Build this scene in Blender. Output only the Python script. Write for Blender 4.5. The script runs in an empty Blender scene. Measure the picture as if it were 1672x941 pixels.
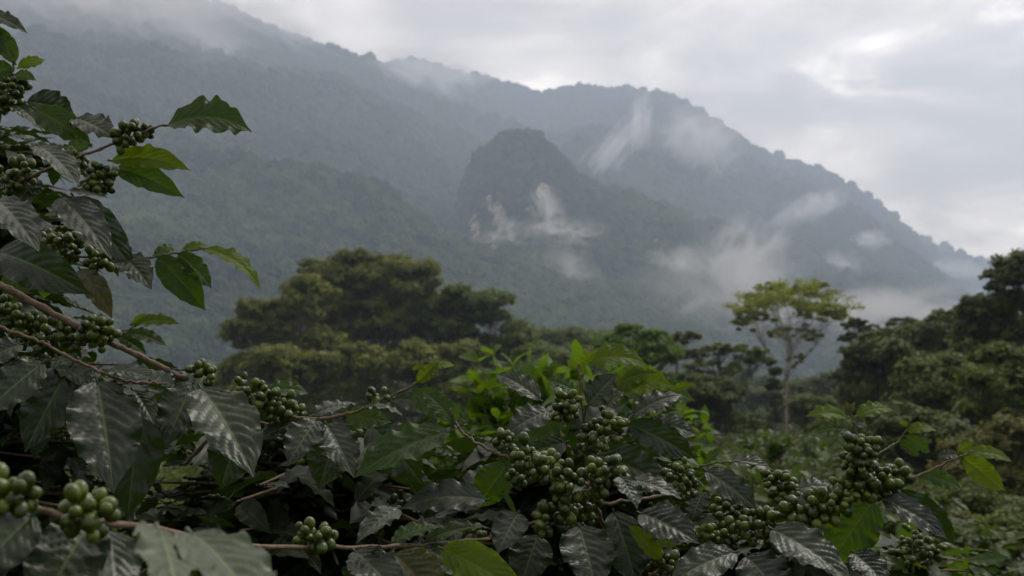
import bpy, math, random
import numpy as np
from mathutils import Vector

PI = math.pi
random.seed(7)
RNG = np.random.default_rng(11)
sc = bpy.context.scene
col = sc.collection

# ------------------------------------------------------------------ camera, sky, sun, exposure
EYE = np.array([0.0, 0.0, 2.2])
FPX = 1672 * 40.0 / 36.0
PITCH = math.atan((640 - 470.5) / FPX)
cam_d = bpy.data.cameras.new('camera')
cam_d.lens = 40.0
cam_d.sensor_width = 36.0
cam_d.clip_start = 0.05
cam_d.clip_end = 20000
cam_d.dof.use_dof = True
cam_d.dof.focus_distance = 1.3
cam_d.dof.aperture_fstop = 11.0
cam = bpy.data.objects.new('camera', cam_d)
col.objects.link(cam)
cam.location = EYE
cam.rotation_euler = (PI / 2 + PITCH, 0, 0)
sc.camera = cam

SUN_EL, SUN_AZ = math.radians(52), math.radians(50)     # azimuth measured from +Y towards +X
world = bpy.data.worlds.new('World')
sc.world = world
world.use_nodes = True


class NT:
    def __init__(s, nt):
        s.nt = nt
        s.nt.nodes.clear()

    def n(s, typ, **kw):
        nd = s.nt.nodes.new(typ)
        for k, v in kw.items():
            if k.startswith('i_'):
                nd.inputs[int(k[2:])].default_value = v
            else:
                setattr(nd, k, v)
        return nd

    def link(s, a, b):
        s.nt.links.new(a, b)

    def val(s, sock, v):
        if hasattr(v, 'is_output') or isinstance(v, bpy.types.NodeSocket):
            s.link(v, sock)
        else:
            sock.default_value = v

    def math(s, op, a, b=0.0, c=0.0, clamp=False):
        nd = s.n('ShaderNodeMath', operation=op, use_clamp=clamp)
        s.val(nd.inputs[0], a)
        s.val(nd.inputs[1], b)
        s.val(nd.inputs[2], c)
        return nd.outputs[0]

    def mix(s, fac, a, b, blend='MIX'):
        nd = s.n('ShaderNodeMix', data_type='RGBA', blend_type=blend)
        s.val(nd.inputs[0], fac)
        s.val(nd.inputs[6], a if not isinstance(a, tuple) else (*a, 1)[:4])
        s.val(nd.inputs[7], b if not isinstance(b, tuple) else (*b, 1)[:4])
        return nd.outputs[2]

    def noise(s, vec, scale, detail=4, rough=.55, dist=0.0):
        nd = s.n('ShaderNodeTexNoise')
        if vec is not None:
            s.link(vec, nd.inputs['Vector'])
        nd.inputs['Scale'].default_value = scale
        nd.inputs['Detail'].default_value = detail
        nd.inputs['Roughness'].default_value = rough
        nd.inputs['Distortion'].default_value = dist
        return nd.outputs['Fac']

    def smooth(s, x, a, b, o0=0.0, o1=1.0):
        nd = s.n('ShaderNodeMapRange', interpolation_type='SMOOTHSTEP')
        s.val(nd.inputs[0], x)
        nd.inputs[1].default_value = a
        nd.inputs[2].default_value = b
        nd.inputs[3].default_value = o0
        nd.inputs[4].default_value = o1
        return nd.outputs[0]


SKY_GAIN = 1.0
w = NT(world.node_tree)
tc = w.n('ShaderNodeTexCoord')
sky = w.n('ShaderNodeTexSky', sky_type='NISHITA')
sky.sun_disc = False
sky.sun_elevation = SUN_EL
sky.sun_rotation = SUN_AZ
sky.air_density = 1.5
sky.dust_density = 4.0
sep = w.n('ShaderNodeSeparateXYZ')
w.link(tc.outputs['Generated'], sep.inputs[0])
zz = w.math('ADD', w.math('MAXIMUM', sep.outputs[2], 0.0), 0.22)
cmb = w.n('ShaderNodeCombineXYZ')
w.link(w.math('DIVIDE', sep.outputs[0], zz), cmb.inputs[0])
w.link(w.math('DIVIDE', sep.outputs[1], zz), cmb.inputs[1])
cmb.inputs[2].default_value = 3.7
big = w.noise(cmb.outputs[0], 0.9, 3, .5, .3)
mid = w.noise(cmb.outputs[0], 2.6, 6, .55, .4)
tex = w.math('ADD', w.math('MULTIPLY', big, .45), w.math('MULTIPLY', mid, .55))
cl = w.smooth(tex, .42, .58)
hot = w.smooth(mid, .56, .70)
cloud = w.mix(cl, (6.1, 5.25, 4.5), (13.7, 11.85, 10.2))
cloud = w.mix(w.math('MULTIPLY', hot, .6), cloud, (29.0, 25.8, 22.4))
up = w.smooth(sep.outputs[2], .30, .9, 1.0, .95)          # unseen sky dimmed, slightly overhead, strongly behind us, to darken the near plants
fwd = w.smooth(w.math('ADD', sep.outputs[1], w.math('MULTIPLY', sep.outputs[0], .35)), -.45, .35, .32, 1.0)
up = w.math('MULTIPLY', up, fwd)
nd = w.n('ShaderNodeVectorMath', operation='SCALE')
w.link(cloud, nd.inputs[0])
w.link(up, nd.inputs[3])
tot = w.mix(.9, sky.outputs[0], nd.outputs[0])
low = w.smooth(sep.outputs[2], -.06, -.01)
tot = w.mix(low, (1.2, 1.3, 1.3), tot)
bg = w.n('ShaderNodeBackground')
w.link(tot, bg.inputs[0])
bg.inputs[1].default_value = 0.11 * SKY_GAIN
wo = w.n('ShaderNodeOutputWorld')
w.link(bg.outputs[0], wo.inputs[0])

sun_d = bpy.data.lights.new('sun', 'SUN')
sun_d.energy = 1.3
sun_d.angle = math.radians(20)
sun_d.color = (1.0, .96, .9)
sun = bpy.data.objects.new('sun', sun_d)
col.objects.link(sun)
sdir = Vector((math.sin(SUN_AZ) * math.cos(SUN_EL), math.cos(SUN_AZ) * math.cos(SUN_EL), math.sin(SUN_EL)))
sun.rotation_euler = sdir.to_track_quat('Z', 'Y').to_euler()

vs = sc.view_settings
vs.view_transform = 'Standard'
vs.look = 'None'
vs.exposure = 0.56
vs.gamma = 1.0
vs.use_curve_mapping = False
cy = sc.cycles
cy.use_denoising = True
cy.max_bounces = 6
cy.diffuse_bounces = 3
cy.glossy_bounces = 2
cy.transmission_bounces = 4
cy.transparent_max_bounces = 8
cy.volume_bounces = 2
cy.sample_clamp_indirect = 6
cy.caustics_reflective = False
cy.caustics_refractive = False
cy.volume_step_rate = 1.5
cy.volume_max_steps = 256

# ------------------------------------------------------------------ picture geometry: pixel of the photo + depth -> point
FWD = np.array([0, math.cos(PITCH), math.sin(PITCH)])
UPV = np.array([0, -math.sin(PITCH), math.cos(PITCH)])
RGT = np.array([1.0, 0, 0])


def at(px, py, d):
    return EYE + d * (FWD + (px - 836) / FPX * RGT + (470.5 - py) / FPX * UPV)


def ang(px, py):
    v = FWD + (px - 836) / FPX * RGT + (470.5 - py) / FPX * UPV
    hr = math.hypot(v[0], v[1])
    return math.atan2(v[0], v[1]), v[2] / hr


# ------------------------------------------------------------------ helpers
def tag(o, label=None, cat=None, group=None, kind=None):
    if label: o['label'] = label
    if cat: o['category'] = cat
    if group: o['group'] = group
    if kind: o['kind'] = kind
    return o


def empty(name, loc, label=None, cat=None, group=None):
    o = bpy.data.objects.new(name, None)
    col.objects.link(o)
    o.location = loc
    o.empty_display_size = .2
    return tag(o, label, cat, group)


def root_loc(o):
    while o.parent is not None:
        o = o.parent
    return np.array(o.location)


class MB:
    """collects vertices, faces, uv and a per-vertex random value; builds ONE mesh object"""

    def __init__(s):
        s.v, s.q, s.t, s.uv, s.r, s.n = [], [], [], [], [], 0

    def add(s, V, quads=None, tris=None, uv=None, rnd=None):
        V = np.asarray(V, float).reshape(-1, 3)
        if quads is not None and len(quads): s.q.append(np.asarray(quads, int) + s.n)
        if tris is not None and len(tris): s.t.append(np.asarray(tris, int) + s.n)
        s.v.append(V)
        s.uv.append(np.zeros((len(V), 2)) if uv is None else np.asarray(uv, float))
        s.r.append(np.full(len(V), .5) if rnd is None else np.broadcast_to(np.asarray(rnd, float), (len(V),)))
        s.n += len(V)

    def build(s, name, mat, parent=None, smooth=True):
        V = np.concatenate(s.v)
        if parent is not None:
            V = V - root_loc(parent)
        q = np.concatenate(s.q) if s.q else np.zeros((0, 4), int)
        t = np.concatenate(s.t) if s.t else np.zeros((0, 3), int)
        idx = np.concatenate([q.ravel(), t.ravel()]).astype(np.int32)
        tot = np.concatenate([np.full(len(q), 4), np.full(len(t), 3)]).astype(np.int32)
        st = np.concatenate([[0], np.cumsum(tot)[:-1]]).astype(np.int32)
        me = bpy.data.meshes.new(name)
        me.vertices.add(len(V))
        me.vertices.foreach_set('co', V.astype(np.float32).ravel())
        me.loops.add(len(idx))
        me.loops.foreach_set('vertex_index', idx)
        me.polygons.add(len(tot))
        me.polygons.foreach_set('loop_start', st)
        me.polygons.foreach_set('loop_total', tot)
        me.polygons.foreach_set('use_smooth', np.full(len(tot), smooth))
        me.update(calc_edges=True)
        ul = me.uv_layers.new(name='UVMap')
        ul.data.foreach_set('uv', np.concatenate(s.uv)[idx].astype(np.float32).ravel())
        a = me.attributes.new('rnd', 'FLOAT', 'POINT')
        a.data.foreach_set('value', np.concatenate(s.r).astype(np.float32))
        me.materials.append(mat)
        o = bpy.data.objects.new(name, me)
        col.objects.link(o)
        if parent is not None:
            o.parent = parent
        return o


def nrm(v):
    v = np.asarray(v, float)
    return v / np.maximum(np.linalg.norm(v, axis=-1, keepdims=True), 1e-9)


def spline(P, n):
    """Catmull-Rom through the points P, n samples"""
    P = np.asarray(P, float)
    if len(P) == 2:
        u = np.linspace(0, 1, n)[:, None]
        return P[0] * (1 - u) + P[1] * u
    Q = np.vstack([2 * P[0] - P[1], P, 2 * P[-1] - P[-2]])
    out = []
    for x in np.linspace(0, len(P) - 1 - 1e-6, n):
        i = int(x); f = x - i
        a, b, c, d = Q[i:i + 4]
        out.append(.5 * (2 * b + (c - a) * f + (2 * a - 5 * b + 4 * c - d) * f * f + (3 * b - a - 3 * c + d) * f ** 3))
    return np.array(out)


def tube(mb, P, R, sides=7, knobs=0.0, rnd=.5):
    P = np.asarray(P, float)
    n = len(P)
    R = np.broadcast_to(np.asarray(R, float), (n,)).copy()
    if knobs:
        R = R * (1 + knobs * (RNG.random(n) - .35))
    T = nrm(np.gradient(P, axis=0))
    ref = np.array([0.13, .31, .94]) if abs(T[0][2]) < .9 else np.array([1.0, .1, 0])
    A = nrm(np.cross(T, ref)); B = np.cross(T, A)
    th = np.linspace(0, 2 * PI, sides, endpoint=False)
    V = P[:, None] + R[:, None, None] * (np.cos(th)[None, :, None] * A[:, None] + np.sin(th)[None, :, None] * B[:, None])
    i = np.arange(n - 1)[:, None]; j = np.arange(sides)[None]
    j2 = (j + 1) % sides
    q = np.stack([i * sides + j, i * sides + j2, (i + 1) * sides + j2, (i + 1) * sides + j], -1).reshape(-1, 4)
    uv = np.stack(np.broadcast_arrays(np.linspace(0, 1, n)[:, None], (th / (2 * PI))[None]), -1).reshape(-1, 2)
    V = V.reshape(-1, 3)
    tip = np.array([[(n - 1) * sides + a, (n - 1) * sides + (a + 1) % sides, n * sides] for a in range(sides)])
    V = np.vstack([V, P[-1] + T[-1] * R[-1] * .8])
    uv = np.vstack([uv, [1, 0]])
    mb.add(V, q, tip, uv, rnd)


def hash3(ix, iy, s):
    h = (ix * 374761393 + iy * 668265263 + s * 974711) & 0xffffffff
    h = ((h ^ (h >> 13)) * 1274126177) & 0xffffffff
    return ((h ^ (h >> 16)) & 0xffff) / 65535.0


def vnoise(x, y, s=0):
    ix = np.floor(x).astype(np.int64); iy = np.floor(y).astype(np.int64)
    fx = x - ix; fy = y - iy
    fx = fx * fx * (3 - 2 * fx); fy = fy * fy * (3 - 2 * fy)
    a, b = hash3(ix, iy, s), hash3(ix + 1, iy, s)
    c, d = hash3(ix, iy + 1, s), hash3(ix + 1, iy + 1, s)
    return (a * (1 - fx) + b * fx) * (1 - fy) + (c * (1 - fx) + d * fx) * fy


def fbm(x, y, s=0, o=5, ridge=False):
    t, a, tot = 0, 1.0, 0
    for k in range(o):
        v = vnoise(x * 2 ** k, y * 2 ** k, s + k)
        if ridge: v = 1 - np.abs(2 * v - 1)
        t = t + a * v; tot += a; a *= .5
    return t / tot


# ------------------------------------------------------------------ materials
def mat_new(name):
    m = bpy.data.materials.new(name)
    m.use_nodes = True
    return m, NT(m.node_tree)


def leaf_mat(name, dark, light, vein, trans, rough, tfac, under, veins=True, spec=.5):
    m, t = mat_new(name)
    uv = t.n('ShaderNodeUVMap', uv_map='UVMap')
    s = t.n('ShaderNodeSeparateXYZ'); t.link(uv.outputs[0], s.inputs[0])
    at_ = t.n('ShaderNodeAttribute', attribute_name='rnd')
    u = s.outputs[0]
    v = t.math('ABSOLUTE', t.math('SUBTRACT', t.math('MULTIPLY', s.outputs[1], 2.0), 1.0))
    geo = t.n('ShaderNodeNewGeometry')
    pn = t.noise(geo.outputs['Position'], 28.0, 5, .6)
    fac = t.math('ADD', t.math('MULTIPLY', at_.outputs['Fac'], .75), t.math('MULTIPLY', t.math('SUBTRACT', pn, .5), .7), clamp=True)
    colr = t.mix(fac, dark, light)
    bn = None
    if veins:
        midr = t.smooth(v, .018, .055, 1.0, 0.0)
        ph = t.math('SUBTRACT', t.math('MULTIPLY', u, 8.5), t.math('MULTIPLY', v, t.math('ADD', t.math('MULTIPLY', v, .6), 2.1)))
        ph = t.math('ADD', ph, t.math('MULTIPLY', t.math('GREATER_THAN', s.outputs[1], .5), .5))
        fr = t.math('SUBTRACT', .5, t.math('ABSOLUTE', t.math('SUBTRACT', t.math('FRACT', ph), .5)))
        lat = t.smooth(fr, .0, .06, 1.0, 0.0)
        vm = t.math('MAXIMUM', midr, t.math('MULTIPLY', lat, .22))
        colr = t.mix(vm, colr, vein)
        # brown nicks and specks
        sp = t.smooth(t.noise(geo.outputs['Position'], 95.0, 2, .5), .68, .74)
        colr = t.mix(t.math('MULTIPLY', sp, .5), colr, (.06, .045, .02))
    colb = t.mix(geo.outputs['Backfacing'], colr, t.mix(fac, under, tuple(c * 1.4 for c in under)))
    p = t.n('ShaderNodeBsdfPrincipled')
    t.link(colb, p.inputs['Base Color'])
    rg = t.math('ADD', t.math('MULTIPLY', geo.outputs['Backfacing'], .25), rough)
    rg = t.math('ADD', rg, t.math('MULTIPLY', t.math('SUBTRACT', t.noise(geo.outputs['Position'], 25.0, 2, .5), .5), .16))
    t.link(rg, p.inputs['Roughness'])
    p.inputs['Specular IOR Level'].default_value = spec
    bmp = t.n('ShaderNodeBump')
    bmp.inputs['Strength'].default_value = .08
    bmp.inputs['Distance'].default_value = .001
    t.link(t.noise(geo.outputs['Position'], 420.0, 3, .6), bmp.inputs['Height'])
    t.link(bmp.outputs[0], p.inputs['Normal'])
    tr = t.n('ShaderNodeBsdfTranslucent')
    t.link(t.mix(fac, trans, tuple(c * 1.35 for c in trans)), tr.inputs[0])
    mx = t.n('ShaderNodeMixShader'); mx.inputs[0].default_value = tfac
    t.link(p.outputs[0], mx.inputs[1]); t.link(tr.outputs[0], mx.inputs[2])
    o = t.n('ShaderNodeOutputMaterial'); t.link(mx.outputs[0], o.inputs[0])
    return m


M = {}
M['mature'] = leaf_mat('coffee_leaf_mature', (.005, .013, .002), (.016, .036, .006), (.085, .13, .03), (.05, .10, .006), .38, .16, (.04, .075, .02), spec=.55)
M['green'] = leaf_mat('coffee_leaf_green', (.020, .045, .006), (.040, .078, .010), (.09, .14, .03), (.10, .19, .008), .40, .34, (.045, .09, .012), spec=.25)
M['young'] = leaf_mat('coffee_leaf_young', (.060, .105, .006), (.11, .17, .010), (.16, .22, .04), (.19, .28, .005), .45, .44, (.085, .14, .010), spec=.18)
M['fieldleaf'] = leaf_mat('field_coffee_leaf', (.030, .055, .010), (.10, .14, .030), (.1, .15, .04), (.10, .17, .015), .48, .28, (.05, .09, .02), spec=.3, veins=False)
M['pale'] = leaf_mat('coffee_leaf_sheen', (.045, .070, .032), (.085, .115, .055), (.13, .18, .06), (.09, .17, .02), .42, .2, (.055, .11, .025))  # sky sheen of the two nearest leaves put into a lighter green
M['yellowing'] = leaf_mat('coffee_leaf_yellowing', (.055, .06, .014), (.09, .085, .02), (.14, .13, .05), (.16, .15, .02), .4, .3, (.09, .09, .03))
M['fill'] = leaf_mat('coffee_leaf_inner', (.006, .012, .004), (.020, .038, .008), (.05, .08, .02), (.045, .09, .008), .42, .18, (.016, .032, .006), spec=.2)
M['bright'] = leaf_mat('coffee_leaf_bright', (.040, .082, .008), (.105, .18, .016), (.1, .2, .03), (.17, .30, .010), .48, .40, (.06, .13, .015), spec=.2, veins=False)


def simple_mat(name, a, b, scale, rough=.8, bump=.0, uvtip=None, spec=.4, stretch=None):
    m, t = mat_new(name)
    geo = t.n('ShaderNodeNewGeometry')
    vec = geo.outputs['Position']
    if stretch:
        mp = t.n('ShaderNodeMapping'); mp.inputs['Scale'].default_value = stretch
        t.link(vec, mp.inputs['Vector']); vec = mp.outputs[0]
    nz = t.noise(vec, scale, 6, .62)
    rn = t.n('ShaderNodeAttribute', attribute_name='rnd')
    f = t.math('ADD', t.smooth(nz, .32, .68), t.math('SUBTRACT', t.math('MULTIPLY', rn.outputs['Fac'], .8), .4), clamp=True)
    c = t.mix(f, a, b)
    if uvtip:
        uv = t.n('ShaderNodeUVMap', uv_map='UVMap')
        s = t.n('ShaderNodeSeparateXYZ'); t.link(uv.outputs[0], s.inputs[0])
        lo, hi, tc_ = uvtip
        c = t.mix(t.smooth(s.outputs[1] if lo < hi and hi > .9 else s.outputs[0], lo, hi), c, tc_)
    p = t.n('ShaderNodeBsdfPrincipled')
    t.link(c, p.inputs['Base Color'])
    p.inputs['Roughness'].default_value = rough
    p.inputs['Specular IOR Level'].default_value = spec
    if bump:
        bp = t.n('ShaderNodeBump'); bp.inputs['Strength'].default_value = .6; bp.inputs['Distance'].default_value = bump
        t.link(nz, bp.inputs['Height']); t.link(bp.outputs[0], p.inputs['Normal'])
    o = t.n('ShaderNodeOutputMaterial'); t.link(p.outputs[0], o.inputs[0])
    return m


M['berry'] = simple_mat('coffee_berry', (.020, .040, .002), (.090, .125, .007), 60, .34, .0004, (.92, .97, (.035, .022, .010)), .5)
M['twig'] = simple_mat('coffee_twig', (.10, .065, .038), (.20, .14, .085), 160, .7, .001)
M['twig_green'] = simple_mat('coffee_green_twig', (.07, .10, .03), (.14, .15, .05), 120, .55, .0005)
M['bark'] = simple_mat('tree_bark', (.09, .075, .055), (.22, .19, .15), 2.2, .9, .03, stretch=(1, 1, .25))
M['bark_pale'] = simple_mat('pale_bark', (.26, .21, .16), (.42, .36, .28), 2.5, .85, .02, stretch=(1, 1, .3))


def crown_mat(name, a, b, trans, tfac=.3):
    m, t = mat_new(name)
    rn = t.n('ShaderNodeAttribute', attribute_name='rnd')
    geo = t.n('ShaderNodeNewGeometry')
    nz = t.noise(geo.outputs['Position'], .22, 3, .5)
    f = t.math('ADD', t.math('MULTIPLY', rn.outputs['Fac'], .7), t.math('SUBTRACT', nz, .38), clamp=True)
    c = t.mix(f, a, b)
    p = t.n('ShaderNodeBsdfPrincipled')
    t.link(c, p.inputs['Base Color']); p.inputs['Roughness'].default_value = .6
    p.inputs['Specular IOR Level'].default_value = .35
    tr = t.n('ShaderNodeBsdfTranslucent'); t.link(t.mix(f, trans, tuple(x * 1.4 for x in trans)), tr.inputs[0])
    mx = t.n('ShaderNodeMixShader'); mx.inputs[0].default_value = tfac
    t.link(p.outputs[0], mx.inputs[1]); t.link(tr.outputs[0], mx.inputs[2])
    o = t.n('ShaderNodeOutputMaterial'); t.link(mx.outputs[0], o.inputs[0])
    return m


M['c_olive'] = crown_mat('crown_olive', (.060, .082, .007), (.280, .310, .034), (.18, .19, .012))
M['c_dark'] = crown_mat('crown_dark', (.028, .048, .007), (.135, .170, .022), (.10, .14, .01))
M['c_mid'] = crown_mat('crown_mid', (.036, .066, .008), (.155, .205, .022), (.14, .20, .012))
M['c_bright'] = crown_mat('crown_bright', (.05, .105, .009), (.140, .230, .020), (.18, .30, .02))
M['c_yellow'] = crown_mat('crown_yellow', (.20, .24, .028), (.36, .38, .045), (.26, .30, .03), .45)
M['c_brown'] = crown_mat('crown_brown', (.046, .054, .008), (.17, .170, .024), (.14, .15, .012))


def forest_mat():
    m, t = mat_new('forest_crown')
    oi = t.n('ShaderNodeObjectInfo')
    geo = t.n('ShaderNodeNewGeometry')
    nz = t.noise(geo.outputs['Position'], .35, 4, .7)
    pt = t.noise(geo.outputs['Position'], .0045, 4, .6)
    f = t.math('ADD', t.math('MULTIPLY', oi.outputs['Random'], .7), t.math('SUBTRACT', nz, .4))
    f = t.math('ADD', f, t.math('MULTIPLY', t.math('SUBTRACT', pt, .5), 1.6), clamp=True)
    c = t.mix(f, (.014, .030, .009), (.085, .125, .030))
    p = t.n('ShaderNodeBsdfPrincipled'); t.link(c, p.inputs['Base Color'])
    p.inputs['Roughness'].default_value = .8
    p.inputs['Specular IOR Level'].default_value = .2
    o = t.n('ShaderNodeOutputMaterial'); t.link(p.outputs[0], o.inputs[0])
    return m


M['forest'] = forest_mat()


def hill_mat():
    m, t = mat_new('forest_floor_and_rock')
    at_ = t.n('ShaderNodeAttribute', attribute_name='rnd')
    geo = t.n('ShaderNodeNewGeometry')
    mp = t.n('ShaderNodeMapping'); mp.inputs['Scale'].default_value = (1, 1, .10)
    t.link(geo.outputs['Position'], mp.inputs['Vector'])
    st = t.noise(mp.outputs[0], .07, 6, .65)
    g = t.mix(t.noise(geo.outputs['Position'], .05, 5, .6), (.02, .036, .014), (.055, .08, .028))
    rk = t.mix(t.smooth(st, .35, .65), (.085, .070, .055), (.40, .33, .27))
    mask = t.smooth(t.math('ADD', at_.outputs['Fac'], t.math('MULTIPLY', t.math('SUBTRACT', st, .5), 1.2)), .45, .6)
    p = t.n('ShaderNodeBsdfPrincipled'); t.link(t.mix(mask, g, rk), p.inputs['Base Color'])
    p.inputs['Roughness'].default_value = .95
    p.inputs['Specular IOR Level'].default_value = .1
    o = t.n('ShaderNodeOutputMaterial'); t.link(p.outputs[0], o.inputs[0])
    return m


M['hill'] = hill_mat()
M['ground'] = simple_mat('ground_cover', (.012, .015, .005), (.036, .044, .012), .8, 1.0, .05, spec=0.0)

MS = 1.5      # metres per sketched metre of the far mountains
# ------------------------------------------------------------------ setting: valley ground and mountains


def ground_z(x, y):
    r = np.hypot(x, y)
    z = -.022 * np.minimum(r, 160) - .012 * np.clip(r - 160, 0, 260)
    return z + (fbm(x * .02 + 5, y * .02, 3, 4) - .5) * np.clip(r / 12, 0, 3.0)


def grid_mesh(name, X, Y, Z, mat, rnd=None):
    nr, nt = X.shape
    V = np.stack([X, Y, Z], -1).reshape(-1, 3)
    i = np.arange(nr - 1)[:, None]; j = np.arange(nt - 1)[None]
    q = np.stack([i * nt + j, i * nt + j + 1, (i + 1) * nt + j + 1, (i + 1) * nt + j], -1).reshape(-1, 4)[:, ::-1]
    mb = MB(); mb.add(V, q, rnd=None if rnd is None else rnd.ravel())
    return mb.build(name, mat)


rr = np.concatenate([[0.0], np.geomspace(.6, 5800, 150)])[:, None]
tt = np.linspace(-PI, PI, 240)[None]
GX, GY = rr * np.sin(tt), rr * np.cos(tt)
tag(grid_mesh('ground', GX, GY, ground_z(GX, GY), M['ground']), 'dark green valley ground falling away under the coffee bushes', 'ground', kind='structure')


def ridge(name, sil, D, r0, prof, seed, spur, back=500, nt=420, nr=150, th_pad=.02, rocks=()):
    """a mountain whose crest follows the given outline at range D and whose near slope runs down to range r0"""
    D, r0, back = D * MS, r0 * MS, back * MS
    a = np.array([ang(*p) for p in sil])
    th = np.linspace(a[0, 0] - th_pad, a[-1, 0] + th_pad, nt)
    el = np.interp(th, a[:, 0], a[:, 1])
    k = np.ones(5) / 5
    el = np.convolve(np.pad(el, 2, mode='edge'), k, 'valid')
    Dv = D * (1 + .10 * (fbm(th * 6 + 9, th * 0, seed, 3) - .5))
    H = EYE[2] + Dv * el - 7
    H = H + (fbm(th * 90, th * 0 + .5, seed + 5, 3) - .5) * (14 if back > 800 else 7)
    tn = np.concatenate([np.linspace(0, 1, nr), 1 + np.linspace(.02, 1, 16)])[:, None]
    R = np.where(tn <= 1, r0 + (Dv[None] - r0) * tn, Dv[None] + back * (tn - 1))
    X, Y = R * np.sin(th)[None], R * np.cos(th)[None]
    g = ground_z(X, Y) - 3
    tc_ = np.clip(tn, 0, 1)
    base = g + (H[None] - g) * prof(tc_)
    amp = spur * np.abs(H[None] - g) * np.clip(4 * tc_ * (1 - tc_), 0, 1)
    Z = base + amp * (fbm(X / 420 / MS, Y / 420 / MS, seed, 5, True) - .62) + amp * .3 * (fbm(X / 90, Y / 90, seed + 9, 3) - .5)
    bk = np.clip(tn - 1, 0, 1)
    Z = np.where(tn > 1, g + (H[None] - g) * (1 - bk) ** 1.2, Z)
    rk = np.zeros_like(Z)
    vz = (Z - EYE[2]); hr = R
    for (px, py, wx, wy, wt) in rocks:
        t0, e0 = ang(px, py); t1, _ = ang(px + wx, py); _, e1 = ang(px, py - wy)
        d2 = ((th[None] - t0) / (t1 - t0)) ** 2 + ((vz / hr - e0) / (e1 - e0)) ** 2
        rk = np.maximum(rk, np.clip(1.25 - d2, 0, 1) * (tn < 1) * wt)
    o = grid_mesh(name, X, Y, Z, M['hill'], rk)
    return o, (th, R, Z, rk)


def crown_nodes():
    """geometry nodes: lumpy tree crowns on the points of the mesh"""
    ng = bpy.data.node_groups.new('forest_crowns', 'GeometryNodeTree')
    ng.interface.new_socket('Geometry', in_out='INPUT', socket_type='NodeSocketGeometry')
    ng.interface.new_socket('Geometry', in_out='OUTPUT', socket_type='NodeSocketGeometry')
    N = ng.nodes; L = ng.links
    gi, go = N.new('NodeGroupInput'), N.new('NodeGroupOutput')
    jn = N.new('GeometryNodeJoinGeometry')
    for k in range(5):
        ico = N.new('GeometryNodeMeshIcoSphere'); ico.inputs['Radius'].default_value = .5; ico.inputs['Subdivisions'].default_value = 4
        pos = N.new('GeometryNodeInputPosition')
        add = N.new('ShaderNodeVectorMath'); add.operation = 'ADD'; add.inputs[1].default_value = (k * 7.3, k * 3.1, k)
        L.new(pos.outputs[0], add.inputs[0])
        n1 = N.new('ShaderNodeTexNoise'); n1.inputs['Scale'].default_value = 3.2; n1.inputs['Detail'].default_value = 5; n1.inputs['Roughness'].default_value = .75
        L.new(add.outputs[0], n1.inputs['Vector'])
        sub = N.new('ShaderNodeMath'); sub.operation = 'MULTIPLY_ADD'; sub.inputs[1].default_value = 2.2; sub.inputs[2].default_value = -1.1
        L.new(n1.outputs['Fac'], sub.inputs[0])
        sca = N.new('ShaderNodeVectorMath'); sca.operation = 'SCALE'
        L.new(pos.outputs[0], sca.inputs[0]); L.new(sub.outputs[0], sca.inputs['Scale'])
        sp = N.new('GeometryNodeSetPosition')
        L.new(ico.outputs['Mesh'], sp.inputs['Geometry']); L.new(sca.outputs[0], sp.inputs['Offset'])
        sm = N.new('GeometryNodeSetMaterial'); sm.inputs['Material'].default_value = M['forest']
        L.new(sp.outputs[0], sm.inputs['Geometry'])
        g2i = N.new('GeometryNodeGeometryToInstance')
        L.new(sm.outputs[0], g2i.inputs[0]); L.new(g2i.outputs[0], jn.inputs[0])
    ip = N.new('GeometryNodeInstanceOnPoints')
    ip.inputs['Pick Instance'].default_value = True
    L.new(gi.outputs[0], ip.inputs['Points']); L.new(jn.outputs[0], ip.inputs['Instance'])
    sc_ = N.new('GeometryNodeInputNamedAttribute'); sc_.data_type = 'FLOAT_VECTOR'; sc_.inputs[0].default_value = 'size'
    L.new(sc_.outputs[0], ip.inputs['Scale'])
    rt = N.new('FunctionNodeRandomValue'); rt.data_type = 'FLOAT_VECTOR'
    rt.inputs[0].default_value = (-.2, -.2, 0); rt.inputs[1].default_value = (.2, .2, 6.28)
    L.new(rt.outputs[0], ip.inputs['Rotation'])
    ri = N.new('FunctionNodeRandomValue'); ri.data_type = 'INT'
    for s_ in ri.inputs:
        if s_.name == 'Min' and s_.type == 'INT': s_.default_value = 0
        if s_.name == 'Max' and s_.type == 'INT': s_.default_value = 4
    L.new([s_ for s_ in ri.outputs if s_.type == 'INT'][0], ip.inputs['Instance Index'])
    L.new(ip.outputs[0], go.inputs[0])
    return ng


NG = crown_nodes()


def forest(P, S, label):
    me = bpy.data.meshes.new('forest')
    me.vertices.add(len(P)); me.vertices.foreach_set('co', P.astype(np.float32).ravel())
    a = me.attributes.new('size', 'FLOAT_VECTOR', 'POINT'); a.data.foreach_set('vector', S.astype(np.float32).ravel())
    me.materials.append(M['forest'])
    o = bpy.data.objects.new('forest', me); col.objects.link(o)
    md = o.modifiers.new('crowns', 'NODES'); md.node_group = NG
    return tag(o, label, 'forest', kind='stuff')


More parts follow.
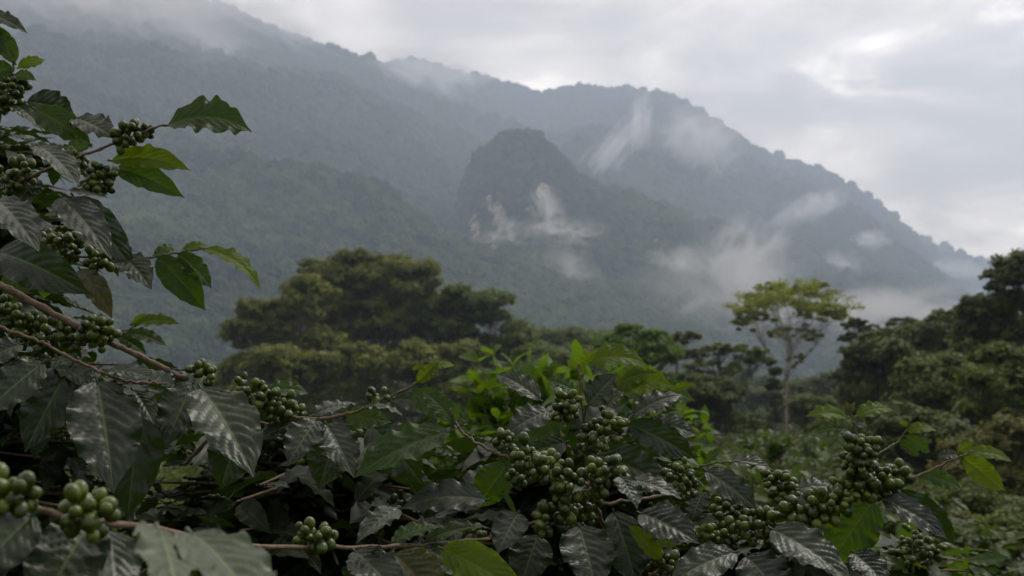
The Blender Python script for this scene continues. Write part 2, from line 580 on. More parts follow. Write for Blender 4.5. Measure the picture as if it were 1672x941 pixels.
def forest_on(data, n, smin, smax, label, tmax=1.06, rmin=0):
    th, R, Z, rk = data
    nr, nt = R.shape
    fi = RNG.random(n) ** .8 * (nr - 1.01); fj = RNG.random(n) * (nt - 1.01)
    i = fi.astype(int); j = fj.astype(int); a = fi - i; b = fj - j
    def s(A):
        return (A[i, j] * (1 - a) + A[i + 1, j] * a) * (1 - b) + (A[i, j + 1] * (1 - a) + A[i + 1, j + 1] * a) * b
    T = th[j] * (1 - b) + th[j + 1] * b
    r, z, k = s(R), s(Z), s(rk)
    ok = (k < .3 + RNG.random(n) * .25) & (i < (nr - 16) + 4) & (r > rmin)
    T, r, z = T[ok], r[ok], z[ok]
    m = len(r)
    d = (smin + (smax - smin) * RNG.random(m) ** 2.2) * 1.35
    d = d * np.where(i[ok] > nr - 16 - 5, 1 + .75 * RNG.random(m) ** 2, 1 + .25 * (RNG.random(m) > .93))
    P = np.stack([r * np.sin(T), r * np.cos(T), z + d * .18], -1)
    S = np.stack([d, d, d * (.75 + .5 * RNG.random(m))], -1)
    return forest(P, S, label)


left_sil = [(-500, -170), (-250, -130), (0, -90), (200, -40), (350, 4), (420, 33), (480, 58), (560, 82), (620, 102), (690, 150), (770, 205), (850, 262), (930, 330), (1010, 400), (1120, 470), (1230, 540), (1330, 610)]
right_sil = [(480, 170), (560, 135), (600, 112), (645, 101), (690, 98), (760, 120), (830, 138), (880, 150), (960, 139), (1050, 148), (1110, 160), (1150, 186), (1200, 215), (1240, 245), (1290, 262), (1340, 276), (1390, 302), (1440, 338), (1480, 372), (1530, 420), (1590, 480), (1650, 530), (1720, 570), (1800, 610)]
far_sil = [(1250, 340), (1380, 345), (1440, 358), (1480, 374), (1530, 398), (1590, 420), (1640, 440), (1700, 458), (1800, 480), (1950, 520)]
spur_sil = [(1060, 470), (1130, 430), (1200, 395), (1260, 365), (1320, 360), (1380, 378), (1430, 402), (1490, 430), (1540, 460), (1590, 492), (1650, 540), (1720, 590)]
hill_sil = [(520, 640), (610, 575), (680, 505), (722, 440), (742, 385), (752, 330), (768, 287), (790, 258), (815, 240), (842, 231), (870, 230), (896, 247), (925, 280), (955, 306), (990, 318), (1030, 326), (1060, 344), (1090, 350), (1122, 376), (1150, 428), (1200, 505), (1280, 580), (1350, 640)]
soft = lambda t: .75 * t + .25 * t * t
steep = lambda t: np.where(t < .62, .62 * (t / .62) ** 1.2 * .70, .434 + .566 * np.clip((t - .62) / .30, 0, 1) ** .85)

o, dl = ridge('mountain', left_sil, 2350, 520, soft, 21, .19, nt=520)
tag(o, 'tall forested mountain slope whose crest runs up into the cloud', 'mountain', kind='structure')
o, dr = ridge('mountain', right_sil, 2900, 900, soft, 33, .25, nt=520)
tag(o, 'long forested ridge stepping down behind the pointed hill', 'mountain', kind='structure')
o, df = ridge('mountain', far_sil, 3200, 2000, soft, 47, .12, nt=240)
tag(o, 'pale farthest ridge trailing off low under the bright sky', 'mountain', kind='structure')
o, ds = ridge('mountain', spur_sil, 2100, 800, soft, 59, .24, nt=320)
tag(o, 'lower forested spur between two bands of mist', 'mountain', kind='structure')
ROCKS = [(815, 350, 14, 28, .8), (806, 398, 9, 15, .8), (884, 316, 18, 22, .7), (798, 330, 7, 16, .8), (860, 395, 14, 10, .7), (835, 388, 9, 15, .8), (1072, 395, 8, 15, .8), (905, 385, 9, 9, .7), (840, 355, 75, 55, .42), (250, 268, 3, 6, .8), (1110, 285, 8, 5, .8), (775, 370, 12, 30, .6)]
o, dh = ridge('hill', hill_sil, 1350, 560, steep, 71, .16, back=500, nt=420, rocks=ROCKS)
tag(o, 'steep pointed hill with pale rock faces and forest', 'hill', kind='structure')

forest_on(dl, 42000, 7, 17, 'forest covering the tall mountain slope under the cloud')
forest_on(dr, 30000, 8, 19, 'forest covering the long ridge behind the pointed hill')
forest_on(df, 5000, 8, 20, 'forest covering the farthest pale ridge')
forest_on(ds, 14000, 7, 17, 'forest covering the lower spur between the mist bands')
forest_on(dh, 20000, 5, 13, 'forest covering the steep pointed hill')
# the valley floor woods
n = 8000
T = RNG.uniform(-.62, .62, n); r = 240 + 900 * RNG.random(n)
X, Y = r * np.sin(T), r * np.cos(T)
d = RNG.uniform(5, 12, n)
forest(np.stack([X, Y, ground_z(X, Y) + d * .3], -1), np.stack([d, d, d * 1.1], -1), 'woods filling the valley floor beyond the single trees')

# ------------------------------------------------------------------ haze and mist
def box(name, lo, hi, mat):
    x0, y0, z0 = lo; x1, y1, z1 = hi
    V = [(x0, y0, z0), (x1, y0, z0), (x1, y1, z0), (x0, y1, z0), (x0, y0, z1), (x1, y0, z1), (x1, y1, z1), (x0, y1, z1)]
    mb = MB(); mb.add(V, [(0, 3, 2, 1), (4, 5, 6, 7), (0, 1, 5, 4), (1, 2, 6, 5), (2, 3, 7, 6), (3, 0, 4, 7)])
    return mb.build(name, mat, smooth=False)


def vol_mat(name, color, density, aniso=0.0):
    m, t = mat_new(name)
    p = t.n('ShaderNodeVolumePrincipled')
    p.inputs['Color'].default_value = (*color, 1)
    p.inputs['Density'].default_value = density
    p.inputs['Anisotropy'].default_value = aniso
    o = t.n('ShaderNodeOutputMaterial'); t.link(p.outputs[0], o.inputs['Volume'])
    return m, t, p


HZ = 0.00026
hm, _, _ = vol_mat('haze_air', (.69, .81, 1.0), HZ, .3)
tag(box('haze', (-5850, -5850, -70), (5850, 5850, 1760), hm), 'thin blue haze filling the valley air', 'haze', kind='stuff')


def mist(px, py, d, wpx, hpx, rot, thick, dens, seed, label, thr=.0):
    m, t, p = vol_mat('mist_air', (.95, .95, .96), 0)
    tcn = t.n('ShaderNodeTexCoord')
    ln = t.n('ShaderNodeVectorMath', operation='LENGTH'); t.link(tcn.outputs['Object'], ln.inputs[0])
    mp = t.n('ShaderNodeMapping'); mp.inputs['Location'].default_value = (seed * 3.7, seed * 1.9, seed)
    t.link(tcn.outputs['Object'], mp.inputs[0])
    mp.inputs['Scale'].default_value = (1.25, 1.0, .8)
    mp.inputs['Rotation'].default_value = (0, .6, 0)
    nz = t.noise(mp.outputs[0], 1.9, 8, .66, 1.1)
    fall = t.math('SUBTRACT', 1.0, ln.outputs['Value'], clamp=True)
    v = t.math('ADD', t.math('MULTIPLY', fall, 1.15), t.math('MULTIPLY', t.math('SUBTRACT', nz, .55), 3.6))
    v = t.math('MULTIPLY', t.smooth(v, .0, 1.7), t.smooth(fall, 0.0, .55))
    t.link(t.math('MULTIPLY', v, dens * 2.6), p.inputs['Density'])
    bpy_me = bpy.data.meshes.new('mist')
    import bmesh
    bm = bmesh.new(); bmesh.ops.create_icosphere(bm, subdivisions=3, radius=1.0); bm.to_mesh(bpy_me); bm.free()
    bpy_me.materials.append(m)
    o = bpy.data.objects.new('mist', bpy_me); col.objects.link(o)
    d *= MS; thick *= MS; s = d / FPX
    o.location = at(px, py, d)
    o.scale = (wpx * s * 1.3, thick * 1.3, hpx * s * 1.3)
    o.rotation_euler = (0, math.radians(rot), 0)
    return tag(o, label, 'mist', kind='stuff')


MIST = [
    (878, 392, 1120, 120, 36, -2, 80, .026, 1, 'white wisp of mist lying across the rock face of the pointed hill'),
    (893, 352, 1120, 34, 56, -8, 50, .014, 2, 'narrow tongue of mist rising up the pointed hill'),
    (985, 265, 1900, 32, 105, 42, 90, .011, 3, 'slanting plume of mist climbing the ridge behind the pointed hill'),
    (1042, 205, 1950, 24, 62, 12, 80, .009, 4, 'thin upper plume of mist below the ridge crest'),
    (1135, 232, 2000, 85, 55, 15, 110, .011, 5, 'round patch of mist on the ridge crest'),
    (1215, 430, 1200, 85, 85, 20, 110, .008, 6, 'tall drifting mist between the pointed hill and the yellow tree'),
    (1190, 470, 800, 150, 80, 0, 120, .0030, 7, 'soft veil of mist low at the foot of the pointed hill'),
    (1480, 512, 780, 165, 48, 0, 110, .009, 8, 'level bank of mist above the dark trees'),
    (1320, 342, 1900, 75, 26, -20, 70, .012, 9, 'streak of mist on the mid slope of the ridge'),
    (1418, 392, 1850, 40, 18, 5, 50, .014, 10, 'small tuft of mist near the low end of the ridge'),
    (1372, 445, 1500, 45, 42, 10, 60, .009, 11, 'faint puff of mist above the yellow tree'),
    (1560, 440, 2300, 80, 16, 8, 70, .012, 12, 'thin band of mist under the farthest ridge'),
    (352, 84, 1750, 52, 24, 5, 60, .010, 13, 'small lone puff of mist on the tall mountain'),
    (110, 12, 1700, 360, 78, 5, 200, .0085, 14, 'broad cloud hiding the crest of the tall mountain'),
    (130, 70, 1600, 380, 130, 5, 260, .0022, 19, 'thin veil of cloud hanging over the upper flank of the tall mountain'),
    (1330, 505, 900, 170, 34, -4, 110, .004, 20, 'low valley mist joining the drifting mist to the level bank'),
    (700, 118, 2200, 110, 30, 8, 130, .010, 15, 'flat cloud resting on the saddle between mountain and ridge'),
    (1110, 425, 1050, 60, 26, 8, 50, .010, 16, 'wisp of mist by the shoulder of the pointed hill'),
    (925, 440, 1000, 70, 45, 35, 60, .004, 17, 'fading trail of mist below the rock face'),
    (430, 30, 2050, 130, 30, 25, 90, .006, 18, 'torn cloud edge along the descending mountain crest'),
]
for a in MIST:
    mist(*a)

# ------------------------------------------------------------------ trees
def leaf_quads(mb, C, outward, size, rnd, up=.55, asp=.55):
    n = len(C)
    N = nrm(outward * .75 + np.array([0, 0, up * 1.3]) + RNG.normal(0, .42, (n, 3)))
    A = nrm(np.cross(N, RNG.normal(0, 1, (n, 3)))); B = np.cross(N, A)
    s = size * (.6 + .8 * RNG.random(n))[:, None]
    V = np.stack([C - A * s * .5, C + B * s * .5 * asp - N * s * .08, C + A * s * .5 - N * s * .15, C - B * s * .5 * asp - N * s * .08], 1)
    q = np.arange(4 * n).reshape(n, 4)
    mb.add(V.reshape(-1, 3), q, rnd=np.repeat(rnd, 4))


def sub_blob(c, r, n_pads, flat, size=1.0):
    """pads spread on the outer shell of an ellipsoid"""
    out = []
    for k in range(n_pads):
        u = nrm(RNG.normal(0, 1, 3)); u[2] = abs(u[2]) if RNG.random() < .78 else u[2] * .6
        u = nrm(u)
        f = .62 + .38 * RNG.random()
        p = c + u * np.array(r) * f
        s = (.28 + .2 * RNG.random()) * (r[0] * r[1] * r[2]) ** (1 / 3) * size
        out.append((p, np.array([s * 1.25, s * 1.25, s * flat])))
    return out


def tree(name, label, group, base_px, d, blobs, crown, bark, leaf, flat=.5, pads=11, dens=1.0, trunk_r=.5, fork=None, limbs=True, lean=0.0, cat='tree', sparse=False, lean_px=None, airy=.8):
    """blobs: (px, py, rx, ry) in photo pixels at depth d, each grown into leafy pads"""
    s = d / FPX
    b = at(base_px, 640, d)
    b[2] = ground_z(b[0], b[1]) - .15
    root = empty(name, b, label, cat, group)
    mbc, mbt = MB(), MB()
    allpads = []
    own = []
    for (px, py, rx, ry) in blobs:
        c = at(px, py, d + RNG.uniform(-.35, .35) * rx * s)
        own += [c] * (pads if sparse else int(pads * 1.7))
        allpads += sub_blob(c, (rx * s, rx * s * .85, ry * s), pads if sparse else int(pads * 1.7), flat if sparse else flat + .06, airy if sparse else 1.0)
    top = max(p[0][2] for p in allpads)
    fz = fork if fork is not None else .45
    F = np.array([b[0] + (lean_px or 0) * s, b[1], b[2] + (top - b[2]) * fz])
    mbt_pts = spline([b, b * .6 + F * .4 + np.array([lean, 0, 0]), F], 10)
    tube(mbt, mbt_pts, np.linspace(trunk_r * 1.25, trunk_r * .72, 10) * (1 + .5 * np.exp(-np.arange(10) * 1.2)), 9, .06)
    main = {}
    for (p, r), c in zip(allpads, own):
        key = tuple(c)
        if key not in main:
            ln = np.linalg.norm(c - F)
            q = F * .45 + c * .55 + np.array([(c[0] - F[0]) * .12, 0, -.08 * ln]) + RNG.normal(0, .03, 3) * ln
            st = F + np.array([0, 0, -.12 * ln])
            main[key] = spline([st, F * .8 + c * .2, q, c], 16)
            w0 = trunk_r * min(.58, .22 + .03 * ln)
            tube(mbt, main[key], np.linspace(w0, trunk_r * .14, 16), 6, .08)
        if limbs and RNG.random() < (.95 if sparse else .5):
            st = main[key][int(RNG.integers(8, 15))]
            ln = np.linalg.norm(p - st)
            tube(mbt, spline([st, st * .5 + p * .5 + RNG.normal(0, .08, 3) * ln, p], 7), np.linspace(trunk_r * .17, trunk_r * .045, 7), 5)
        ncl = 12 if not sparse else 10
        u = nrm(RNG.normal(0, 1, (ncl, 3))); u[:, 2] = np.where(u[:, 2] < -.1, -u[:, 2] * .5, u[:, 2])
        cc = p + u * r * (.55 + .5 * RNG.random((ncl, 1)))
        rad = np.mean(r) * .42
        vol = rad * rad / (leaf * leaf)
        per = int(max(12, dens * 16 * vol))
        C = np.repeat(cc, per, 0) + RNG.normal(0, 1, (ncl * per, 3)) * rad * np.array([.62, .62, .48])
        outw = nrm(C - p)
        rn = np.clip(np.repeat(RNG.normal(.45, .16, ncl), per) + RNG.normal(0, .16, ncl * per) + RNG.normal(0, .1), 0, 1)
        leaf_quads(mbc, C, outw, leaf * 1.35, rn)
    mbt.build('trunk', M[bark], root)
    mbc.build('crown', M[crown], root, smooth=False)
    return root


def dome(poly, n, rx, ry, gap):
    """irregular sub-crowns filling an outline"""
    xs = [p[0] for p in poly]; ys = [p[1] for p in poly]
    out = []
    for _ in range(20000):
        if len(out) >= n: break
        p = (random.uniform(min(xs), max(xs)), random.uniform(min(ys), max(ys)))
        ok = False
        for (x1, y1), (x2, y2) in zip(poly, poly[1:] + poly[:1]):
            if (y1 > p[1]) != (y2 > p[1]) and p[0] < (x2 - x1) * (p[1] - y1) / (y2 - y1) + x1: ok = not ok
        if ok and all(math.hypot(p[0] - q[0], (p[1] - q[1]) * 1.5) > gap for q in out):
            k = random.uniform(.75, 1.25)
            out.append((p[0], p[1], rx * k, ry * k))
    return out


tree('rain_tree', 'huge rain tree with broad layered olive crown, tallest of the valley', 'big trees in the valley', 600, 150,
     dome([(512, 438), (560, 422), (620, 422), (662, 440), (685, 462), (720, 500), (755, 550), (760, 630), (480, 630), (480, 560), (500, 480)], 36, 42, 24, 34),
     'c_olive', 'bark_pale', .36, .62, 13, .8, .8, .35)
tree('broad_tree', 'olive broad tree leaning against the near flank of the huge rain tree', 'big trees in the valley', 440, 138,
     dome([(430, 485), (470, 472), (520, 478), (530, 630), (378, 630), (382, 590), (402, 535)], 18, 36, 22, 30), 'c_olive', 'bark_pale', .34, .6, 13, .85, .5, .4)
tree('broad_tree', 'green broad tree with tufted top beside the huge rain tree', 'big trees in the valley', 785, 146,
     dome([(690, 500), (730, 490), (770, 490), (800, 495), (840, 530), (855, 570), (860, 630), (700, 630), (690, 570)], 20, 34, 22, 30), 'c_mid', 'bark', .34, .62, 13, .85, .5, .4)
tree('bushy_tree', 'low spreading bushy tree at the foot of the huge rain tree', 'big trees in the valley', 560, 120,
     dome([(390, 600), (450, 580), (500, 590), (560, 575), (620, 585), (690, 570), (780, 590), (760, 690), (400, 690)], 26, 40, 26, 32), 'c_olive', 'bark', .30, .62, 12, .85, .4, .3)
tree('round_tree', 'low rounded dull green tree behind the bright round one', 'trees at the valley edge', 940, 185,
     [(905, 562, 40, 22), (950, 555, 45, 22), (985, 570, 34, 20), (930, 590, 80, 24)], 'c_mid', 'bark', .42, .5, 12, .8, .4, .4)
tree('round_tree', 'bright green round tree with pointed tufts', 'trees at the valley edge', 1035, 78,
     [(1028, 548, 20, 20), (1000, 566, 30, 20), (1060, 562, 34, 22), (1030, 585, 62, 28), (1080, 590, 30, 30)], 'c_bright', 'bark', .24, .6, 13, .8, .22, .4)
tree('umbrella_tree', 'olive umbrella tree with a single flat layer above bright round tree', 'umbrella trees', 1105, 95,
     [(1088, 560, 40, 13), (1118, 552, 30, 11), (1132, 582, 26, 11)], 'c_brown', 'bark', .20, .6, 22, .5, .18, .75, sparse=True, airy=.55)
tree('umbrella_tree', 'wide umbrella tree with several flat layers beside the vine covered trunk', 'umbrella trees', 1178, 90,
     [(1165, 602, 48, 15), (1210, 578, 46, 14), (1172, 572, 28, 11), (1130, 622, 46, 18), (1185, 640, 46, 18), (1140, 655, 46, 18), (1100, 640, 30, 18), (1238, 592, 28, 10)],
     'c_mid', 'bark', .20, .6, 22, .5, .24, .6, sparse=True, airy=.5)
tree('yellow_tree', 'slender pale trunked tree with airy yellow green crown', 'trees at the valley edge', 1282, 102,
     [(1290, 512, 108, 50)] * 5 + [(1235, 528, 42, 24)] * 2 + [(1345, 522, 42, 30)] * 2 + [(1258, 478, 30, 18), (1322, 474, 34, 18), (1290, 550, 50, 20), (1300, 588, 18, 14)],
     'c_yellow', 'bark_pale', .19, .62, 15, .24, .11, .42, sparse=True, lean_px=3, airy=.40)
tree('vine_covered_trunk', 'short dead trunk wrapped in dark vines beside the pale trunk', 'trees at the valley edge', 1265, 97,
     [(1266, 612, 8, 12), (1264, 635, 10, 16), (1266, 660, 10, 18), (1265, 685, 9, 16)], 'c_dark', 'bark', .22, .9, 9, .9, .16, .75)
tree('bushy_tree', 'dense dark bushy tree under the layered umbrella tree', 'trees at the valley edge', 1140, 84,
     [(1110, 640, 50, 26), (1160, 655, 50, 28), (1120, 680, 60, 30), (1080, 665, 50, 30), (1175, 690, 50, 26)], 'c_dark', 'bark', .24, .7, 12, .85, .2, .3)
tree('bushy_tree', 'mid green bushy tree filling the gap below the dull round one', 'trees at the valley edge', 900, 125,
     [(880, 590, 40, 24), (920, 600, 50, 26), (870, 625, 60, 30), (950, 620, 50, 28), (1000, 615, 50, 28)], 'c_mid', 'bark', .3, .7, 12, .85, .25, .3)
tree('bushy_tree', 'bluish dark bushy tree far behind the pale slender trunk', 'trees at the valley edge', 1330, 210,
     [(1310, 640, 40, 16), (1350, 632, 34, 18), (1250, 650, 40, 16), (1290, 655, 50, 16), (1360, 655, 40, 16)], 'c_dark', 'bark', .5, .7, 12, .85, .25, .3)
# the dark wood on the right
tree('wood_tree', 'dark tree with drooping edge facing the pale trunk', 'dense dark wood trees', 1440, 74,
     [(1412, 585, 34, 28), (1395, 620, 28, 34), (1450, 600, 54, 40), (1425, 660, 50, 40), (1480, 640, 50, 40)], 'c_dark', 'bark', .24, .72, 13, .85, .26, .35)
tree('wood_tree', 'big dark tree closing the gap behind the two tufted tree', 'dense dark wood trees', 1500, 96,
     [(1440, 575, 40, 22), (1490, 570, 46, 24), (1530, 580, 50, 26), (1470, 610, 70, 34), (1570, 605, 60, 34)], 'c_dark', 'bark', .27, .72, 13, .85, .3, .35)
tree('wood_tree', 'mid green tree filling the wood beneath the feathery tall crown', 'dense dark wood trees', 1610, 72,
     [(1600, 540, 40, 26), (1625, 560, 50, 32), (1590, 590, 54, 34), (1650, 600, 60, 36)], 'c_mid', 'bark', .23, .72, 13, .85, .3, .35)
tree('umbrella_tree', 'small flat topped tree standing above the dark wood', 'umbrella trees', 1484, 105,
     [(1472, 530, 28, 11), (1500, 535, 30, 11), (1484, 550, 34, 13)], 'c_dark', 'bark', .22, .6, 22, .5, .2, .8, sparse=True, airy=.5)
tree('umbrella_tree', 'thin dark tree with ragged top behind the airy yellow tree', 'umbrella trees', 1408, 112,
     [(1396, 532, 20, 13), (1418, 542, 20, 12), (1390, 557, 22, 14), (1408, 577, 28, 16)], 'c_dark', 'bark', .24, .7, 20, .5, .2, .75, sparse=True, airy=.5)
tree('wood_tree', 'dark tree rising in two tufts over the middle of the wood', 'dense dark wood trees', 1560, 85,
     [(1550, 528, 34, 18), (1585, 522, 32, 20), (1500, 550, 50, 22), (1450, 558, 44, 20), (1540, 560, 46, 24), (1590, 570, 44, 26), (1530, 600, 60, 34)], 'c_dark', 'bark', .26, .72, 13, .85, .3, .4)
tree('tall_wood_tree', 'tallest dark tree of the wood with feathery high crown', 'dense dark wood trees', 1668, 66,
     [(1672, 440, 46, 26), (1640, 462, 34, 20), (1605, 505, 34, 22), (1598, 545, 44, 28), (1660, 600, 70, 40), (1700, 470, 60, 40), (1628, 505, 34, 20), (1660, 500, 46, 30), (1640, 545, 42, 28), (1690, 560, 66, 46)],
     'c_dark', 'bark', .22, .72, 13, .72, .35, .4)
tree('wood_tree', 'mid green tree with rounded tiers inside the dark wood', 'dense dark wood trees', 1540, 62,
     [(1510, 620, 44, 30), (1560, 610, 44, 28), (1540, 650, 66, 38), (1500, 690, 60, 40), (1575, 690, 56, 40)], 'c_mid', 'bark', .21, .72, 14, .85, .28, .35)
tree('wood_tree', 'lighter olive tree spreading under the tallest dark tree', 'dense dark wood trees', 1645, 50,
     [(1650, 590, 50, 26), (1620, 625, 46, 30), (1680, 640, 70, 44), (1630, 680, 56, 36)], 'c_mid', 'bark', .18, .72, 14, .85, .26, .35)
tree('wood_tree', 'low dark tree at the front foot of the wood', 'dense dark wood trees', 1505, 44,
     [(1470, 700, 46, 34), (1520, 720, 60, 40), (1450, 740, 50, 34), (1540, 770, 60, 40)], 'c_dark', 'bark', .17, .72, 14, .85, .2, .3)
tree('wood_tree', 'brownish shrubby tree below the lighter olive tree', 'dense dark wood trees', 1630, 34,
     [(1610, 740, 56, 36), (1670, 730, 60, 44), (1580, 790, 50, 40), (1650, 810, 70, 50), (1610, 870, 80, 50), (1690, 890, 70, 60)], 'c_brown', 'bark', .13, .72, 14, .8, .16, .3)
for k, (px, py, d, r_, m_, lb) in enumerate([
    (1330, 665, 120, 44, 'c_mid', 'soft green shrub at the foot of the pale slender trunk'),
    (1225, 690, 110, 40, 'c_mid', 'mid green shrub below the umbrella tree'),
    (1010, 640, 95, 60, 'c_dark', 'dark shrub beneath the bright round tree'),
    (880, 625, 130, 60, 'c_dark', 'dark shrub between tufted broad tree and dull round tree'),
    (1370, 705, 60, 46, 'c_dark', 'dark shrub at the near corner of the dark wood'),
    (1110, 700, 60, 50, 'c_dark', 'dark shrub under the wide umbrella tree'),
]):
    tree('shrub', lb, 'shrubs on the valley floor', px, d, [(px - r_ * .4, py, r_ * .6, r_ * .4), (px + r_ * .4, py + 3, r_ * .6, r_ * .4), (px, py + r_ * .4, r_, r_ * .5)],
         m_, 'bark', .003 * d + .05, .6, 12, .8, .1, .3, cat='shrub')

for k, (px, py, d, r_, m_, lb) in enumerate([
    (1480, 850, 24, 70, 'c_dark', 'dark thicket shrub right behind the lime green tips'),
    (1560, 900, 18, 90, 'c_brown', 'brownish thicket shrub under the lime green tips'),
    (1650, 900, 15, 90, 'c_dark', 'dark thicket shrub in the lower corner of the frame'),
    (1400, 830, 26, 70, 'c_mid', 'mid green thicket shrub behind the tallest berry cluster'),
    (1590, 840, 26, 80, 'c_mid', 'mid green thicket shrub below the brownish shrubby tree'),
    (1450, 800, 36, 60, 'c_brown', 'brownish thicket shrub at the front foot of the wood'),
]):
    tree('shrub', lb, 'thicket shrubs at the field edge', px, d, [(px - r_ * .5, py, r_ * .6, r_ * .45), (px + r_ * .5, py + 6, r_ * .6, r_ * .45), (px, py - r_ * .25, r_ * .6, r_ * .4), (px - r_ * .3, py + r_ * .6, r_, r_ * .5), (px + r_ * .3, py + r_ * 1.2, r_ * 1.2, r_ * .6)],
         m_, 'bark', .0026 * d + .03, .7, 12, .8, .05, .3, cat='shrub')

n = 70000
T = RNG.uniform(-.55, .55, n); r = 5.0 * (150 / 5.0) ** RNG.random(n)
X, Y = r * np.sin(T), r * np.cos(T)
sz = .10 + .0035 * r
gm = MB()
Cg = np.stack([X, Y, ground_z(X, Y) + sz * .4 * RNG.random(n)], -1)
leaf_quads(gm, Cg, RNG.normal(0, .6, (n, 3)), (sz * RNG.uniform(.8, 2.2, n))[:, None], RNG.random(n), .35)
tag(gm.build('undergrowth', M['c_dark'], smooth=False), 'low weeds and grass covering the ground between the bushes', 'undergrowth', kind='stuff')

# ------------------------------------------------------------------ coffee: leaves, berries, branches
def leaf_batch(mb, B, X, N, L, W, arch, fold, side, nu, nv, petiole=True, quilt=1.0, ruffle=1.0, seed_rnd=None):
    """B base points, X unit base->tip, N unit upper normals, L length, W width; all (n,...) arrays"""
    n = len(B)
    L, W, arch, fold, side = [np.broadcast_to(np.asarray(a, float), (n,)) for a in (L, W, arch, fold, side)]
    N = nrm(N - (N * X).sum(-1, keepdims=True) * X)
    Yv = np.cross(N, X)
    u = np.linspace(0, 1, nu)
    v = np.linspace(-1, 1, nv)
    sh = (u ** .62) * ((1 - u) ** .92)
    sh = sh / sh.max()
    sh = sh * (1 - .42 * np.clip((u - .78) / .16, 0, 1) ** 2)
    sh[0] = .03; sh[-1] = .0
    U, Vv = np.meshgrid(u, v, indexing='ij')
    aV = np.abs(Vv)
    hw = .5 * W[:, None, None] * sh[None, :, None]
    NV = 8.5
    ph = (U * NV - 2.1 * aV - .6 * aV ** 2 + .5 * (Vv > 0))
    q = np.abs(np.sin(PI * ph)) ** .8 * (aV > .02) * np.clip(sh[:, None] * 1.6, 0, 1)
    phs = RNG.random((n, 1, 1)) * 6.28
    ruf = (np.sin(2 * PI * (U * 4.3)[None] + phs * np.sign(Vv)[None]) + .5 * np.sin(2 * PI * (U * 6.7)[None] - 2 * phs * np.sign(Vv)[None])) * (aV ** 2.5)[None]
    h = fold[:, None, None] * (aV ** 1.3)[None] * hw
    une = .70 + .30 * np.sin(U[None] * 7 + Vv[None] * 2.4 + phs * 2) * np.sin(U[None] * 3.1 - Vv[None] * 1.7 + phs * 5)
    h = h + quilt * .080 * une * W[:, None, None] * (q * np.clip(aV * 5, 0, 1) * (1 - .3 * aV))[None]
    h = h + ruffle * .062 * W[:, None, None] * ruf * sh[None, :, None]
    wid = hw * Vv[None]
    bend = 4 * U * (1 - U)
    tw = RNG.normal(0, .25, (n, 1, 1)) * U[None]
    off = wid * 1.0
    h2 = h + off * np.sin(tw)
    off = off * np.cos(tw)
    P = (B[:, None, None] + X[:, None, None] * (L[:, None, None] * U[None])[..., None]
         + Yv[:, None, None] * (off + side[:, None, None] * L[:, None, None] * bend[None])[..., None]
         + N[:, None, None] * (h2 + arch[:, None, None] * L[:, None, None] * bend[None])[..., None])
    i = np.arange(nu - 1)[:, None]; j = np.arange(nv - 1)[None]
    f = np.stack([i * nv + j, (i + 1) * nv + j, (i + 1) * nv + j + 1, i * nv + j + 1], -1).reshape(-1, 4)
    F = (f[None] + (np.arange(n) * nu * nv)[:, None, None]).reshape(-1, 4)
    uv = np.stack([U, (Vv + 1) / 2], -1).reshape(-1, 2)
    rn = RNG.random(n) if seed_rnd is None else np.broadcast_to(seed_rnd, (n,))
    mb.add(P.reshape(-1, 3), F, uv=np.tile(uv, (n, 1)), rnd=np.repeat(rn, nu * nv))


def hero_leaf(parent, bx, by, tx, ty, wpx, d, dd=0.0, phi=0.0, arch=.06, mat='mature', fold=.15, side=0.0, rnd=None, label=None):
    """a leaf from its base pixel to its tip pixel; d depth of the base, dd how much deeper the tip lies (negative: towards us)"""
    b, t = at(bx, by, d), at(tx, ty, d + dd)
    x = t - b; L = np.linalg.norm(x); x = x / L
    tocam = nrm(EYE - (b + t) / 2)
    f = nrm(tocam - tocam.dot(x) * x)
    bb = np.cross(x, f)
    if bb[2] < 0: bb = -bb
    a = math.radians(phi)
    nrmv = math.cos(a) * f + math.sin(a) * bb
    W = wpx / FPX * (d + dd / 2) / max(.35, abs(math.cos(a)))
    W = min(W, L * .75)
    mb = MB()
    leaf_batch(mb, b[None] + x * L * .05, x[None], nrmv[None], L * .95, W, arch, fold, side, 76, 17, seed_rnd=RNG.random() if rnd is None else rnd)
    tube(mb, np.array([b, b + x * L * .03, b + x * L * .08 + nrmv * .0006]), [.0016, .0013, .0009], 6)
    o = mb.build('leaf', M[mat], parent)
    if label: o['label'] = label
    return o


def ball(nu=12, nv=8):
    V, uv = [], []
    for i in range(nv + 1):
        a = PI * i / nv
        for j in range(nu):
            b = 2 * PI * j / nu
            V.append((math.sin(a) * math.cos(b), math.sin(a) * math.sin(b), -math.cos(a)))
            uv.append((j / nu, i / nv))
    q = [(i * nu + j, i * nu + (j + 1) % nu, (i + 1) * nu + (j + 1) % nu, (i + 1) * nu + j) for i in range(nv) for j in range(nu)]
    V = np.array(V)
    # a small sunken navel at the free end
    return V, np.array(q), np.array(uv)


BV, BQ, BUV = ball(14, 11)
BV[-14:, 2] -= .10; BV[-28:-14, 2] += .015
BVl, BQl, BUVl = ball(8, 6)


